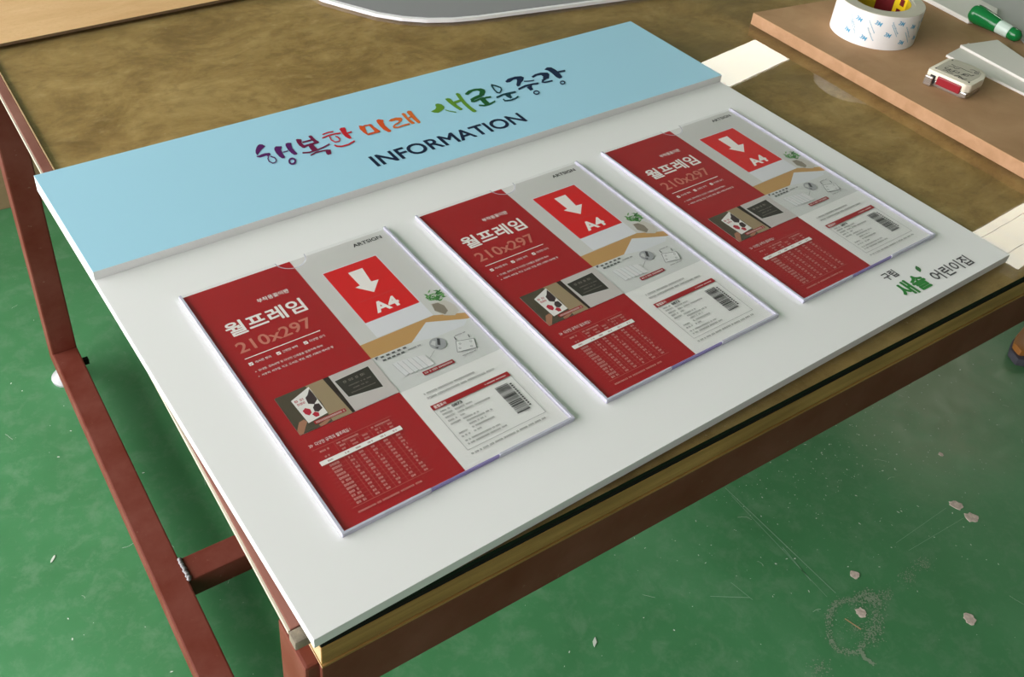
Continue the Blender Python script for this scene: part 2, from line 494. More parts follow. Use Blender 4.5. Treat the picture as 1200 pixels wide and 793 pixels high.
def add_text(mb, body, x0, x1, y0, y1, z, bold=0.0, res=3, mi=0):
    vs, fs = text_polys(body, x0, x1, y0, y1, bold, res)
    k = len(mb.v)
    mb.v += [(a, b, z) for a, b in vs]
    for q in fs:
        mb.f.append(tuple(i + k for i in q))
        mb.m.append(mi)
CALLIGRAPHY = [
((0.09,0.008,0.11),[[(169.7,191.3),(172.3,189.5),(173.6,184.7),(166.7,180.2),(160.6,174.5),(157.8,171.7),(158.5,177.2),(160.6,182.0),(164.4,187.4),(167.3,190.3)],[(156.4,171.2),(156.4,168.8),(158.7,166.5),(162.6,166.8),(166.8,166.8),(166.5,164.7),(169.8,165.1),(171.9,168.4),(171.3,170.6),(166.6,172.0),(162.8,171.9),(158.9,170.8)],[(180.6,177.1),(183.1,179.1),(188.9,176.4),(188.2,174.5),(185.2,170.1),(183.3,162.3),(182.8,155.9),(180.8,153.3),(178.4,153.9),(177.4,158.1),(177.5,166.9),(178.8,173.6)],[(195.1,179.1),(198.1,179.5),(201.0,177.9),(199.6,174.4),(197.4,168.1),(196.9,160.8),(197.2,155.4),(195.7,153.3),(192.9,153.8),(191.8,158.4),(191.6,166.7),(193.0,174.9)]],[([(167.4,164.7),(164.3,160.7),(162.9,154.1),(165.0,149.0),(169.0,149.3),(172.2,153.9),(172.7,159.5),(169.9,164.2)],[(168.0,163.4),(165.5,160.3),(164.3,155.2),(166.0,151.0),(169.0,151.2),(170.9,154.0),(171.3,158.1),(168.6,162.3)]),([(184.0,163.4),(190.1,163.3)],[(184.6,165.3),(190.8,165.3)]),([(189.0,141.6),(187.4,139.2),(185.6,137.6),(183.7,136.8),(182.1,137.1),(180.9,138.3),(180.4,140.4),(180.7,142.9),(181.6,145.6),(183.2,147.9),(185.0,149.6),(186.9,150.4),(188.6,150.1),(189.7,148.8),(190.2,146.8),(189.9,144.2),(189.0,141.6)],[(187.3,142.5),(186.5,141.3),(185.5,140.5),(184.5,140.1),(183.6,140.3),(183.0,140.9),(182.7,142.0),(182.8,143.3),(183.3,144.6),(184.1,145.8),(185.1,146.7),(186.1,147.0),(187.0,146.9),(187.6,146.2),(187.9,145.1),(187.8,143.8),(187.3,142.5)])]),
((0.16,0.005,0.05),[[(208.6,181.3),(210.3,181.9),(213.9,179.6),(214.0,177.6),(211.2,172.2),(211.2,166.8),(211.3,163.0),(209.0,160.9),(207.3,162.9),(206.3,168.7),(206.9,175.3)],[(224.2,181.4),(226.5,181.7),(227.9,180.5),(227.4,175.8),(227.7,170.2),(229.0,165.3),(227.0,162.9),(224.2,163.6),(223.6,167.8),(223.7,173.1),(223.4,178.7)],[(214.6,162.7),(220.8,163.2),(220.2,158.2),(220.8,152.6),(213.4,151.3),(213.7,157.1)],[(227.0,147.0),(229.3,146.9),(232.4,144.8),(229.1,136.9),(224.9,136.4),(224.2,139.5)]],[([(211.6,170.9),(223.4,170.7)],[(212.7,173.9),(224.5,173.7)]),([(209.4,162.6),(225.8,162.9)],[(210.6,166.3),(227.1,166.6)]),([(201.7,151.9),(209.0,149.1),(218.9,149.8),(227.6,151.2),(236.5,154.0)],[(202.9,154.5),(210.0,151.8),(219.7,152.5),(228.3,153.8),(237.1,156.6)]),([(207.3,143.1),(215.2,145.8),(222.5,145.1),(226.7,144.0)],[(207.8,145.7),(216.0,148.5),(223.6,147.7),(227.9,146.6)])]),
((0.54,0.012,0.025),[[(261.6,178.7),(264.9,180.2),(268.8,178.9),(268.1,175.2),(265.6,167.9),(264.9,156.4),(263.5,154.5),(261.5,154.7),(259.6,160.1),(259.7,167.0)]],[([(238.8,175.3),(245.9,176.6),(252.4,175.2)],[(239.5,177.8),(246.8,179.1),(253.5,177.8)]),([(235.0,168.6),(244.3,170.5),(252.0,169.9),(258.2,168.5)],[(235.7,171.3),(245.2,173.3),(253.2,172.7),(259.5,171.3)]),([(243.2,168.9),(241.5,160.9),(243.5,154.8),(248.4,153.9),(252.0,158.3),(252.6,164.3),(250.9,167.7)],[(245.0,169.4),(243.3,162.2),(245.0,157.0),(248.9,156.3),(250.4,158.3),(250.7,162.8),(249.3,165.7)]),([(264.9,164.8),(270.3,164.8)],[(266.1,167.8),(271.5,167.8)]),([(239.4,150.1),(240.4,146.2),(245.4,143.1),(253.7,143.0),(263.9,146.5)],[(241.4,152.1),(242.2,148.9),(246.7,146.0),(254.6,145.9),(264.6,149.3)])]),
((0.66,0.085,0.015),[[(284.7,174.7),(290.0,171.1),(288.8,166.9),(285.9,158.9),(285.1,154.6),(285.0,150.8),(283.4,151.6),(282.0,158.6),(282.0,167.3)],[(294.9,171.6),(298.7,171.2),(298.8,163.1),(300.4,153.5),(298.6,151.3),(293.8,153.1),(294.7,158.9),(295.0,165.2)],[(308.4,175.8),(311.8,176.5),(316.3,172.5),(313.4,168.3),(311.3,161.3),(311.2,152.5),(312.0,148.1),(309.7,145.8),(307.0,146.8),(305.3,154.1),(305.4,162.8),(306.9,171.7)]],[([(288.5,169.6),(297.0,168.3)],[(289.9,172.7),(298.4,171.4)]),([(284.3,151.2),(290.4,151.0),(298.3,150.8)],[(285.8,154.9),(292.0,154.8),(299.8,154.6)])]),
((0.66,0.14,0.02),[[(319.7,167.4),(324.9,170.3),(331.5,170.5),(337.1,167.5),(336.7,164.1),(332.7,159.6),(329.3,159.8),(330.6,163.2),(328.3,165.2),(322.9,164.9)],[(341.6,174.8),(345.0,175.4),(345.9,172.5),(344.0,165.2),(344.1,156.9),(344.8,149.6),(343.2,148.4),(340.2,149.2),(339.9,155.8),(340.6,165.3)],[(349.5,175.6),(353.1,177.1),(355.4,175.0),(353.8,168.3),(352.5,159.0),(351.7,148.7),(349.8,146.5),(347.6,147.1),(347.4,155.1),(348.1,164.7),(348.5,171.1)]],[([(330.7,160.7),(322.7,158.3),(317.5,154.2)],[(329.9,157.9),(322.2,155.7),(317.6,152.0)]),([(316.3,151.1),(321.0,148.6),(330.2,149.4),(337.2,148.9)],[(318.1,154.0),(322.4,151.6),(331.5,152.4),(338.6,151.9)]),([(343.6,161.2),(348.8,161.8)],[(344.7,164.0),(349.9,164.6)])]),
((0.11,0.27,0.02),[[(390.1,175.3),(393.2,175.0),(396.2,171.2),(395.9,165.3),(393.4,161.5),(387.8,158.5),(381.5,156.4),(377.6,158.8),(375.3,162.9),(378.0,163.7),(383.1,165.2),(386.6,168.5),(388.1,172.9)],[(406.8,180.4),(411.0,180.4),(413.1,178.0),(412.3,169.7),(411.6,160.5),(412.4,150.7),(409.6,148.7),(407.3,149.9),(406.1,159.1),(405.7,169.7)],[(425.3,185.0),(428.5,185.5),(429.9,182.6),(427.3,173.3),(424.7,160.6),(424.1,148.8),(424.7,138.2),(420.6,137.0),(419.0,138.7),(418.7,149.0),(419.7,161.5),(422.8,175.6)]],[([(391.7,157.0),(394.7,152.0),(400.3,146.5)],[(393.0,158.6),(396.1,153.6),(401.6,148.2)]),([(410.6,165.0),(420.5,165.9)],[(412.7,169.8),(422.7,170.7)])]),
((0.008,0.1,0.02),[[(435.5,179.7),(443.9,184.3),(452.8,184.7),(461.3,181.6),(463.3,176.9),(460.7,171.9),(454.2,165.4),(447.8,165.2),(450.3,170.1),(455.2,175.7),(453.8,179.2),(447.9,180.4),(442.3,177.9),(437.7,175.3),(435.2,177.2)],[(443.7,159.4),(451.1,159.0),(449.9,152.6),(449.5,146.7),(441.7,145.6),(442.5,152.1)]],[([(453.1,169.7),(442.3,168.1),(433.6,165.4)],[(450.5,163.8),(440.0,162.2),(431.7,159.7)]),([(430.2,158.9),(434.6,156.7),(445.6,158.8),(458.6,156.4)],[(432.5,162.3),(436.4,160.2),(447.4,162.3),(460.7,159.9)]),([(433.4,146.7),(438.8,142.8),(447.9,143.0),(457.3,145.5)],[(435.6,149.6),(440.8,145.9),(449.2,146.2),(458.5,148.6)])]),
((0.003,0.045,0.06),[[(478.2,155.4),(486.7,155.0),(483.9,150.5),(482.6,145.2),(478.8,143.6),(477.3,148.9)]],[([(476.3,181.7),(479.8,176.9),(482.7,170.6),(480.5,166.7),(475.3,162.7),(473.9,164.4),(474.9,171.5),(478.1,181.9)],[(478.7,184.5),(482.3,179.5),(485.3,172.5),(481.6,165.3),(474.3,159.7),(471.3,162.3),(472.4,170.3),(475.6,180.9)]),([(463.8,151.9),(476.1,154.2),(493.1,152.3)],[(465.3,155.4),(478.0,157.8),(495.3,155.9)]),([(468.6,146.2),(468.0,141.0),(474.3,138.7),(482.7,139.4),(490.1,142.0)],[(471.1,147.6),(470.4,143.6),(476.0,141.7),(483.9,142.3),(491.1,144.8)])]),
((0.002,0.014,0.055),[[(499.0,182.3),(505.7,186.2),(517.5,186.9),(525.5,184.0),(526.5,179.7),(521.3,174.0),(515.5,170.7),(508.9,164.8),(504.8,163.9),(505.4,167.7),(512.9,176.2),(515.3,180.2),(511.1,181.3),(503.1,178.1),(498.7,178.9)],[(513.9,158.1),(523.1,158.5),(519.8,154.1),(518.0,148.9),(512.8,147.9)]],[([(519.0,170.1),(525.6,167.6),(532.6,166.3)],[(520.6,172.3),(527.1,169.7),(534.0,168.4)]),([(500.7,156.1),(513.8,158.9),(524.5,158.4),(532.0,156.6)],[(502.2,159.7),(515.7,162.6),(526.8,162.1),(534.5,160.3)]),([(520.0,138.7),(518.4,137.2),(516.5,136.1),(514.6,135.8),(512.9,136.1),(511.8,137.2),(511.4,138.8),(511.7,140.6),(512.8,142.5),(514.4,144.0),(516.2,145.1),(518.2,145.4),(519.8,145.1),(520.9,144.0),(521.3,142.4),(521.0,140.6),(520.0,138.7)],[(518.7,139.4),(517.9,138.6),(516.8,138.2),(515.7,138.1),(514.7,138.4),(513.9,139.1),(513.6,139.9),(513.6,140.9),(514.0,141.8),(514.9,142.5),(515.9,143.0),(517.0,143.0),(518.0,142.8),(518.8,142.1),(519.2,141.3),(519.1,140.3),(518.7,139.4)])]),
((0.002,0.014,0.055),[[(536.1,176.9),(544.3,180.1),(553.6,180.3),(561.9,176.0),(561.2,171.4),(553.7,162.6),(548.4,163.2),(546.3,166.4),(550.0,169.7),(550.5,174.8),(544.4,175.8),(536.8,173.4)],[(563.2,184.4),(569.8,187.6),(575.1,185.3),(576.0,179.0),(575.9,171.5),(571.9,158.5),(569.7,156.4),(565.3,156.0),(564.3,161.3),(565.9,172.2),(566.0,179.7)]],[([(549.8,166.0),(542.2,163.6)],[(548.2,161.8),(540.6,159.4)]),([(538.0,158.1),(541.0,155.1),(552.9,154.0)],[(540.5,160.9),(543.1,158.1),(554.9,157.1)]),([(574.0,168.8),(584.0,167.3)],[(576.5,172.6),(586.6,171.1)]),([(565.4,143.9),(563.8,142.4),(562.0,141.4),(560.2,141.0),(558.7,141.3),(557.8,142.3),(557.5,143.7),(557.9,145.5),(559.0,147.2),(560.5,148.7),(562.3,149.8),(564.1,150.2),(565.6,149.9),(566.6,148.9),(566.9,147.4),(566.4,145.7),(565.4,143.9)],[(564.1,144.6),(563.3,143.9),(562.4,143.5),(561.5,143.4),(560.6,143.7),(560.0,144.2),(559.7,144.9),(559.8,145.7),(560.3,146.6),(561.0,147.2),(561.9,147.6),(562.9,147.7),(563.7,147.5),(564.3,147.0),(564.6,146.3),(564.5,145.4),(564.1,144.6)])])]

# ------------------------------------------------------------------ the setting
mb = MB(); mb.box(-6.0, 6.3, -3.3, 5.3, -0.10, 0.0)
floor = tag(mb.build('floor', M['floor']), 'green painted concrete floor with scuffs and chips', 'floor', kind='structure')
mb = MB(); mb.box(-2.5, 6.3, -3.3, 5.3, 2.74, 2.84)
tag(mb.build('ceiling', M['ceiling']), 'plain ceiling over the workshop', 'ceiling', kind='structure')
mb = MB(); mb.box(-2.5, 6.3, 5.2, 5.3, 0, 2.74)
tag(mb.build('wall_back', M['wall']), 'plain wall behind the workbench', 'wall', kind='structure')
mb = MB(); mb.box(6.2, 6.3, -3.2, 5.2, 0, 2.74)
tag(mb.build('wall_right', M['wall']), 'plain wall to the right of the workbench', 'wall', kind='structure')
mb = MB(); mb.box(-2.5, 6.3, -3.3, -3.2, 0, 2.74)
tag(mb.build('wall_front', M['wall']), 'plain wall behind the camera', 'wall', kind='structure')

mb = MB(); mb.box(-2.6, -2.5, -3.3, -1.5, 0, 2.74)  # unseen wall, added to keep daylight off the front faces
tag(mb.build('wall_left_light_block', M['wall']), 'unseen wall added to cut daylight from the front left', 'wall', kind='structure')

# paint worn off the floor: chips, dried glue, scratches and dust, all lying on the paint
def blob(x, y, r, n=11, sx=1.0, sy=1.0, rot=0.0, jag=0.3):
    pts = []
    for i in range(n):
        a = 2 * math.pi * i / n
        k = r * (1 + random.uniform(-jag, jag))
        px, py = k * sx * math.cos(a), k * sy * math.sin(a)
        pts.append((x + px * math.cos(rot) - py * math.sin(rot), y + px * math.sin(rot) + py * math.cos(rot)))
    return pts

for (x, y, r, sx, rot) in ((1.1196, -0.3437, 0.0100, 1.5, -0.9), (1.1186, -0.3729, 0.0105, 1.3, -0.7), (0.8612, -0.3369, 0.0085, 1.0, 0),
                           (0.8150, -0.3848, 0.0090, 1.0, 0), (0.9483, -0.4825, 0.0105, 1.0, 0.4), (1.195, -0.262, 0.005, 1.0, 0)):
    mb = MB(); mb.prism(blob(x, y, r * 0.85, 16, sx, 1.0, rot, 0.22), 0.0, 0.0009)
    mb.build('paint_chip', M['chip'], floor)
mb = MB()
ring = [(0.7669, -0.3628), (0.7406, -0.3866), (0.7357, -0.4066), (0.7543, -0.4233), (0.7848, -0.4197), (0.8168, -0.4118), (0.8484, -0.3878), (0.852, -0.3724), (0.8249, -0.3678), (0.8052, -0.3552), (0.785, -0.356)]
for i in range(len(ring)):
    a, b = ring[i], ring[(i + 1) % len(ring)]
    wide = 2.2 if 4 <= i <= 7 else 1.0
    for k in range(int(80 * wide)):
        t = random.random()
        mb.flat(blob(a[0] + (b[0] - a[0]) * t + random.gauss(0, 0.0028 * wide), a[1] + (b[1] - a[1]) * t + random.gauss(0, 0.0028 * wide),
                     random.uniform(0.0003, 0.0013), 6), 0.0004 + random.uniform(0, 0.0004))
for k in range(200):
    a, r = random.uniform(0, 6.28), abs(random.gauss(0, 0.022))
    mb.flat(blob(0.787 + r * math.cos(a), -0.397 + r * math.sin(a), random.uniform(0.0002, 0.0008), 6), 0.0004 + random.uniform(0, 0.0004))
for (cx, cy) in ((0.9705, -0.385), (0.9285, -0.385), (0.6908, -0.4094), (0.8718, -0.3876)):
    for k in range(110):
        mb.flat(blob(cx + random.gauss(0, 0.009), cy + random.gauss(0, 0.006), random.uniform(0.0003, 0.0011), 6), 0.0004 + random.uniform(0, 0.0004))
for i, (p, q) in enumerate((((0.7638, -0.4248), (0.7588, -0.4353)), ((0.7588, -0.4353), (0.7642, -0.4488)))):
    for k in range(50):
        t = random.random()
        mb.flat(blob(p[0] + (q[0] - p[0]) * t + random.gauss(0, 0.0012), p[1] + (q[1] - p[1]) * t + random.gauss(0, 0.0012), random.uniform(0.0006, 0.0018), 6), 0.0004 + random.uniform(0, 0.0004))
tag(mb.build('dried_glue', M['residue'], floor), kind='stuff')
for (p, q, w) in (((0.811, -0.1101), (0.8091, -0.3425), 0.0012), ((0.808, -0.127), (0.7924, -0.3395), 0.0007), ((0.803, -0.242), (0.7935, -0.307), 0.0010),
                  ((0.9666, -0.3359), (1.0992, -0.3382), 0.0006), ((0.9719, -0.3559), (1.1067, -0.3666), 0.0006),
                  ((0.642, -0.242), (0.691, -0.276), 0.0010), ((0.686, -0.242), (0.692, -0.281), 0.0007)):
    mb = MB(); mb.line(p, q, w, 0.0007)
    mb.build('scratch', M['scratch'], floor)
mb = MB(); mb.line((0.7855, -0.3781), (0.7918, -0.4029), 0.0018, 0.0012)
mb.build('straw_bit', M['endgrain'], floor)
mb = MB()
for k in range(1500):
    if random.random() < 0.45:
        x, y = random.gauss(1.05, 0.20), random.gauss(-0.12, 0.13)
    else:
        x, y = random.uniform(-0.7, 2.0), random.uniform(-0.7, 1.5)
    r = random.choice((0.0004, 0.0005, 0.0006, 0.0008, 0.0012))
    mb.flat(blob(x, y, r, 5, random.uniform(0.7, 2.2), 0.8, random.uniform(0, 3.1)), 0.0009)
for k in range(90):
    x, y = random.uniform(-0.6, 1.5), random.uniform(-0.6, 1.2)
    a = random.uniform(0, 6.28)
    L = random.uniform(0.006, 0.03)
    p = (x, y)
    for s in range(3):
        q = (p[0] + L / 3 * math.cos(a), p[1] + L / 3 * math.sin(a))
        mb.line(p, q, 0.00035, 0.0008)
        p = q
        a += random.uniform(-0.6, 0.6)
tag(mb.build('dust_speck', M['speck'], floor), kind='stuff')
for (x, y, r) in ((0.448, -0.2044, 0.005), (-0.1367, 0.3277, 0.004)):
    mb = MB(); mb.prism(blob(x, y, r, 8, 1.5, 0.5, 0.8), 0.0, 0.001)
    mb.build('white_flake', M['speck'], floor)

# ceiling lamps whose glow mirrors in the table glass
def ceiling_lamp(x, y, rz, label, fins=()):
    t = empty('ceiling_lamp', (x, y, 2.68), rz)
    mb = MB(); mb.box(-0.62, 0.62, -0.152, 0.152, 0.012, 0.06)
    mb.build('housing', M['lamp_body'], t, 0.004)
    mb = MB(); mb.box(-0.60, 0.60, -0.134, 0.134, 0.0, 0.012)
    mb.build('diffuser', M['lamp_glow'], t)
    for yy in fins:
        mb = MB(); mb.box(-0.60, 0.60, yy - 0.0007, yy + 0.0007, -0.003, 0.0)
        mb.build('divider', M['lamp_body'], t)
    return tag(t, label, 'lamp', 'ceiling strip lamps')
ceiling_lamp(4.57, 2.735, math.radians(7.3), 'long ceiling strip lamp nearer the back wall')
ceiling_lamp(4.54, 0.825, math.radians(2.0), 'long ceiling strip lamp nearer the bench front', (-0.05, 0.085))

# ------------------------------------------------------------------ the workbench (local axes: u along the front, v to the back)
TB = empty('workbench', (0, -0.3614, H0 - 0.70), math.radians(-2.0))
tag(TB, 'long workbench with red oxide steel frame and wooden top under glass', 'workbench')
U1 = 1.78
mb = MB(); mb.box(-0.048, U1, 0.0024, 1.06, 0.6803, 0.685); mb.build('table_top', M['tabletop'], TB)
mb = MB(); mb.box(-0.048, U1, 0.022, 1.06, 0.6600, 0.6801); mb.build('under_board', M['nosing'], TB)
mb = MB(); mb.box(-0.048, U1, 0.0, 0.0218, 0.6595, 0.680, 0, None, 1); nos = mb.build('front_nosing', [M['nosing'], M['endgrain']], TB, 0.0008)
mb = MB(); mb.box(-0.0482, U1, -0.0008, 0.0218, 0.6562, 0.6583, 0, None, 1); mb.build('edge_band', [M['nosing'], M['endgrain']], nos)
mb = MB(); mb.box(-0.0478, U1, 0.0003, 0.0022, 0.6802, 0.685); mb.build('gap_shade_strip', M['gap'], TB)  # dark strip painting the shadow between glass and nosing
mb = MB(); mb.box(-0.0614, -0.0508, 0.018, 1.06, 0.6830, 0.6893); st = mb.build('side_strip', M['strip'], TB, 0.0008)
mb = MB(); mb.box(-0.0632, -0.0616, 0.018, 1.06, 0.6845, 0.6885); mb.build('strip_lip', M['pale_lip'], st)
mb = MB(); mb.box(-0.0506, -0.0497, 0.018, 1.06, 0.6830, 0.6899); mb.build('inner_lip', M['endgrain'], st)
mb = MB(); mb.box(-0.0634, -0.0500, 0.007, 0.0178, 0.6790, 0.6888)
we = mb.build('worn_strip_end', M['worn'], TB, 0.002)
tag(we, 'worn grey end of the side strip')
mb = MB(); mb.box(-0.0480, U1 - 0.002, 0.0, 0.0044, 0.602, 0.656); mb.build('front_apron', M['steel'], TB, 0.0008)
mb = MB(); mb.box(-0.0400, -0.0020, 0.0505, 1.0195, 0.602, 0.656); mb.build('side_apron', M['steel'], TB, 0.002)
mb = MB(); mb.box(0.0, U1 - 0.06, 1.02, 1.06, 0.602, 0.656); mb.build('back_apron', M['steel'], TB, 0.002)
for (u0, u1, v0, v1) in ((-0.0585, 0.0, 0.0046, 0.05), (-0.0585, -0.0185, 1.02, 1.06), (U1 - 0.06, U1 - 0.002, 0.0046, 0.05), (U1 - 0.042, U1 - 0.002, 1.02, 1.06)):
    mb = MB(); mb.box(u0, u1, v0, v1, 0.06, 0.6555)
    lg = mb.build('leg', M['steel'], TB, 0.0025)
    uc, vc = (u0 + u1) / 2, (v0 + v1) / 2
    mb = MB(); mb.lathe([(0.024, 0.0), (0.025, 0.005), (0.021, 0.010), (0.010, 0.016), (0.008, 0.020), (0.008, 0.0395)], 24)
    f = mb.build('levelling_foot', M['foot_white'], lg, smooth=True)
    f.location = (uc - 0.004, vc, 0.70 - H0 + 0.0003)
for uu in (-0.0585, U1 - 0.042):
    mb = MB(); mb.box(uu, uu + 0.040, 0.0505, 1.0195, 0.060, 0.100); mb.build('lower_rail', M['steel'], TB, 0.0025)
mb = MB(); mb.box(-0.0183, U1 - 0.0422, 0.497, 0.537, 0.060, 0.0985); mb.build('cross_bar', M['steel'], TB, 0.0025)
mb = MB(); mb.box(-0.0183, -0.009, 0.988, 0.998, 0.082, 0.092); mb.build('bolt_stub', M['glass_edge'], TB, 0.001)
for k in range(13):
    mb = MB()
    vv = 0.499 + k * 0.003
    mb.lathe([(0.0005, -0.0030), (0.0028, -0.0015), (0.0034, 0.0006), (0.0022, 0.0024), (0.0005, 0.003)], 8,
             axis=Matrix.Translation((-0.0170 + random.uniform(-0.001, 0.001), vv, 0.0992 + random.uniform(-0.001, 0.0006))))
    if k == 0:
        wb = mb
    else:
        o = len(wb.v); wb.v += mb.v; wb.f += [tuple(a + o for a in q) for q in mb.f]; wb.m += mb.m
wb.build('weld_bead', M['weld'], TB, smooth=True)

# glass sheet on the bench
mb = MB()
mb.prism([(-0.0485, 0.0005), (U1, 0.0005), (U1, 0.96), (-0.0485, 0.96)], 0.6852, 0.6901, 1, 0, 2)
gl = mb.build('glass_sheet', [M['glass'], M['glass_edge'], M['glass_under']])
for f in gl.data.polygons:
    if abs(f.normal.z) < 0.5 and f.normal.y > -0.5:
        f.material_index = 2
gl.location = (0, -0.3614, H0 - 0.70)
gl.rotation_euler = (0, 0, math.radians(-2.0))
tag(gl, 'thick clear glass sheet with dark edge covering the workbench top', 'glass')
GZ = H0 - 0.70 + 0.6902

# ------------------------------------------------------------------ the information board
SB = empty('information_board', (0, 0, GZ))
tag(SB, 'white notice board with a light blue header strip lettered INFORMATION', 'sign board')
X0, X1, Y0, Y1, YH = -0.0542, 0.7668, -0.3627, 0.2445, 0.0638
TZ = 0.0098
mb = MB(); mb.box(X0, X1, Y0, Y1, 0, TZ); mb.build('back_panel', M['white_panel'], SB, 0.0004)
mb = MB(); mb.box(X0, X1, YH, Y1, TZ + 0.0001, TZ + 0.0093, 0, 1)
hp = mb.build('header_panel', [M['white_panel'], M['blue_vinyl']], SB)
HZ = TZ + 0.0096
for col, polys, strips in CALLIGRAPHY:
    mb = MB()
    for i, p in enumerate(polys):
        mb.flat([(a / 1000, b / 1000) for a, b in p], HZ + 0.00002 * i)
    for i, (a, b) in enumerate(strips):
        mb.strip([(x / 1000, y / 1000) for x, y in a], [(x / 1000, y / 1000) for x, y in b], HZ + 0.00025 + 0.00002 * i)
    mb.build('brush_letter', ink(col), hp)
vs, fs = None, None
mb = MB(); heavy_text(mb, 'INFORMATION', 0.2605, 0.4655, 0.0905, 0.1125, HZ, 0.00055, 4, 0.000004)
mb.build('header_lettering', M['navy'], hp)
LZ = TZ + 0.0003
mb = MB(); heavy_text(mb, '구립', 0.6095, 0.6290, -0.3232, -0.3120, LZ, 0.00022, 3, 0.000004)
mb.build('kindergarten_lettering', M['charcoal'], SB)
mb = MB(); heavy_text(mb, '새솔', 0.6060, 0.6475, -0.3515, -0.3297, LZ, 0.00085, 3, 0.000004)
mb.build('kindergarten_lettering', M['logo_green'], SB)
mb = MB(); heavy_text(mb, '어린이집', 0.6565, 0.7190, -0.3518, -0.3360, LZ, 0.00028, 3, 0.000004)
mb.build('kindergarten_lettering', M['charcoal'], SB)
leaf = []
for i in range(13):
    t = i / 12
    leaf.append((0.6523 + 0.0054 * t - 0.0024 * math.sin(math.pi * t), -0.3312 + 0.0092 * t + 0.0014 * math.sin(math.pi * t)))
for i in range(11, 0, -1):
    t = i / 12
    leaf.append((0.6523 + 0.0054 * t + 0.0024 * math.sin(math.pi * t), -0.3312 + 0.0092 * t - 0.0014 * math.sin(math.pi * t)))
mb = MB(); mb.flat(leaf, LZ)
mb.build('logo_leaf', M['leaf_green'], SB)

# ------------------------------------------------------------------ the acrylic frames and their printed inserts
FW, FH = 216.0, 303.0
def arc(cx, cy, r, a0, a1, n):
    return [(cx + r * math.cos(math.radians(a0 + (a1 - a0) * i / n)), cy + r * math.sin(math.radians(a0 + (a1 - a0) * i / n))) for i in range(n + 1)]

def make_frame():
    t = empty('acrylic_frame')
    mb = MB(); mb.box(1.0, FW - 1.0, -FH + 1.0, -0.5, 0.0, 0.8); mb.build('back_plate', M['acrylic_back'], t, s=0.001)
    notch = arc(110, 0.5, 15, 180, 360, 16)
    poly = [(2.2, -FH + 2.2), (FW - 2.2, -FH + 2.2), (FW - 2.2, 0)] + [(x, y) for x, y in reversed(notch)] + [(2.2, 0)]
    mb = MB(); mb.prism(poly, 2.4, 3.6, 1, 0, 1); mb.build('front_plate', [M['acrylic'], M['glass_under']], t, s=0.001)
    mb = MB(); mb.box(0, 2.6, -FH, 0, 0.0, 4.2); mb.build('side_rim', M['rim'], t, 0.0004, s=0.001)
    mb = MB(); mb.box(FW - 2.6, FW, -FH, 0, 0.0, 4.2); mb.build('side_rim', M['rim'], t, 0.0004, s=0.001)
    for a, b in ((2.2, 76.0), (140.0, FW - 2.2)):
        mb = MB(); mb.box(a, b, -FH, -FH + 2.1, 0.0, 4.2); mb.build('bottom_rim', M['rim'], t, 0.0004, s=0.001)
    mb = MB(); mb.box(76.2, 139.8, -FH + 0.6, -FH + 2.1, 0.0, 3.2); mb.build('bottom_slot', M['rim_violet'], t, 0.0002, s=0.001)
    th = [(x, y, 3.65) for x, y in arc(110, 0.5, 15.0, 182, 358, 18)]
    mb = MB()
    a = arc(110, 0.5, 15.7, 182, 358, 18); b = arc(110, 0.5, 14.7, 182, 358, 18)
    mb.strip(a, b, 3.66)
    mb.build('notch_edge', M['rim'], t, s=0.001)
    return t

RED = (0.40, 0.012, 0.018)
RED2 = (0.74, 0.014, 0.018)
PAPER = (0.86, 0.85, 0.83)
WHITE = (0.92, 0.88, 0.85)

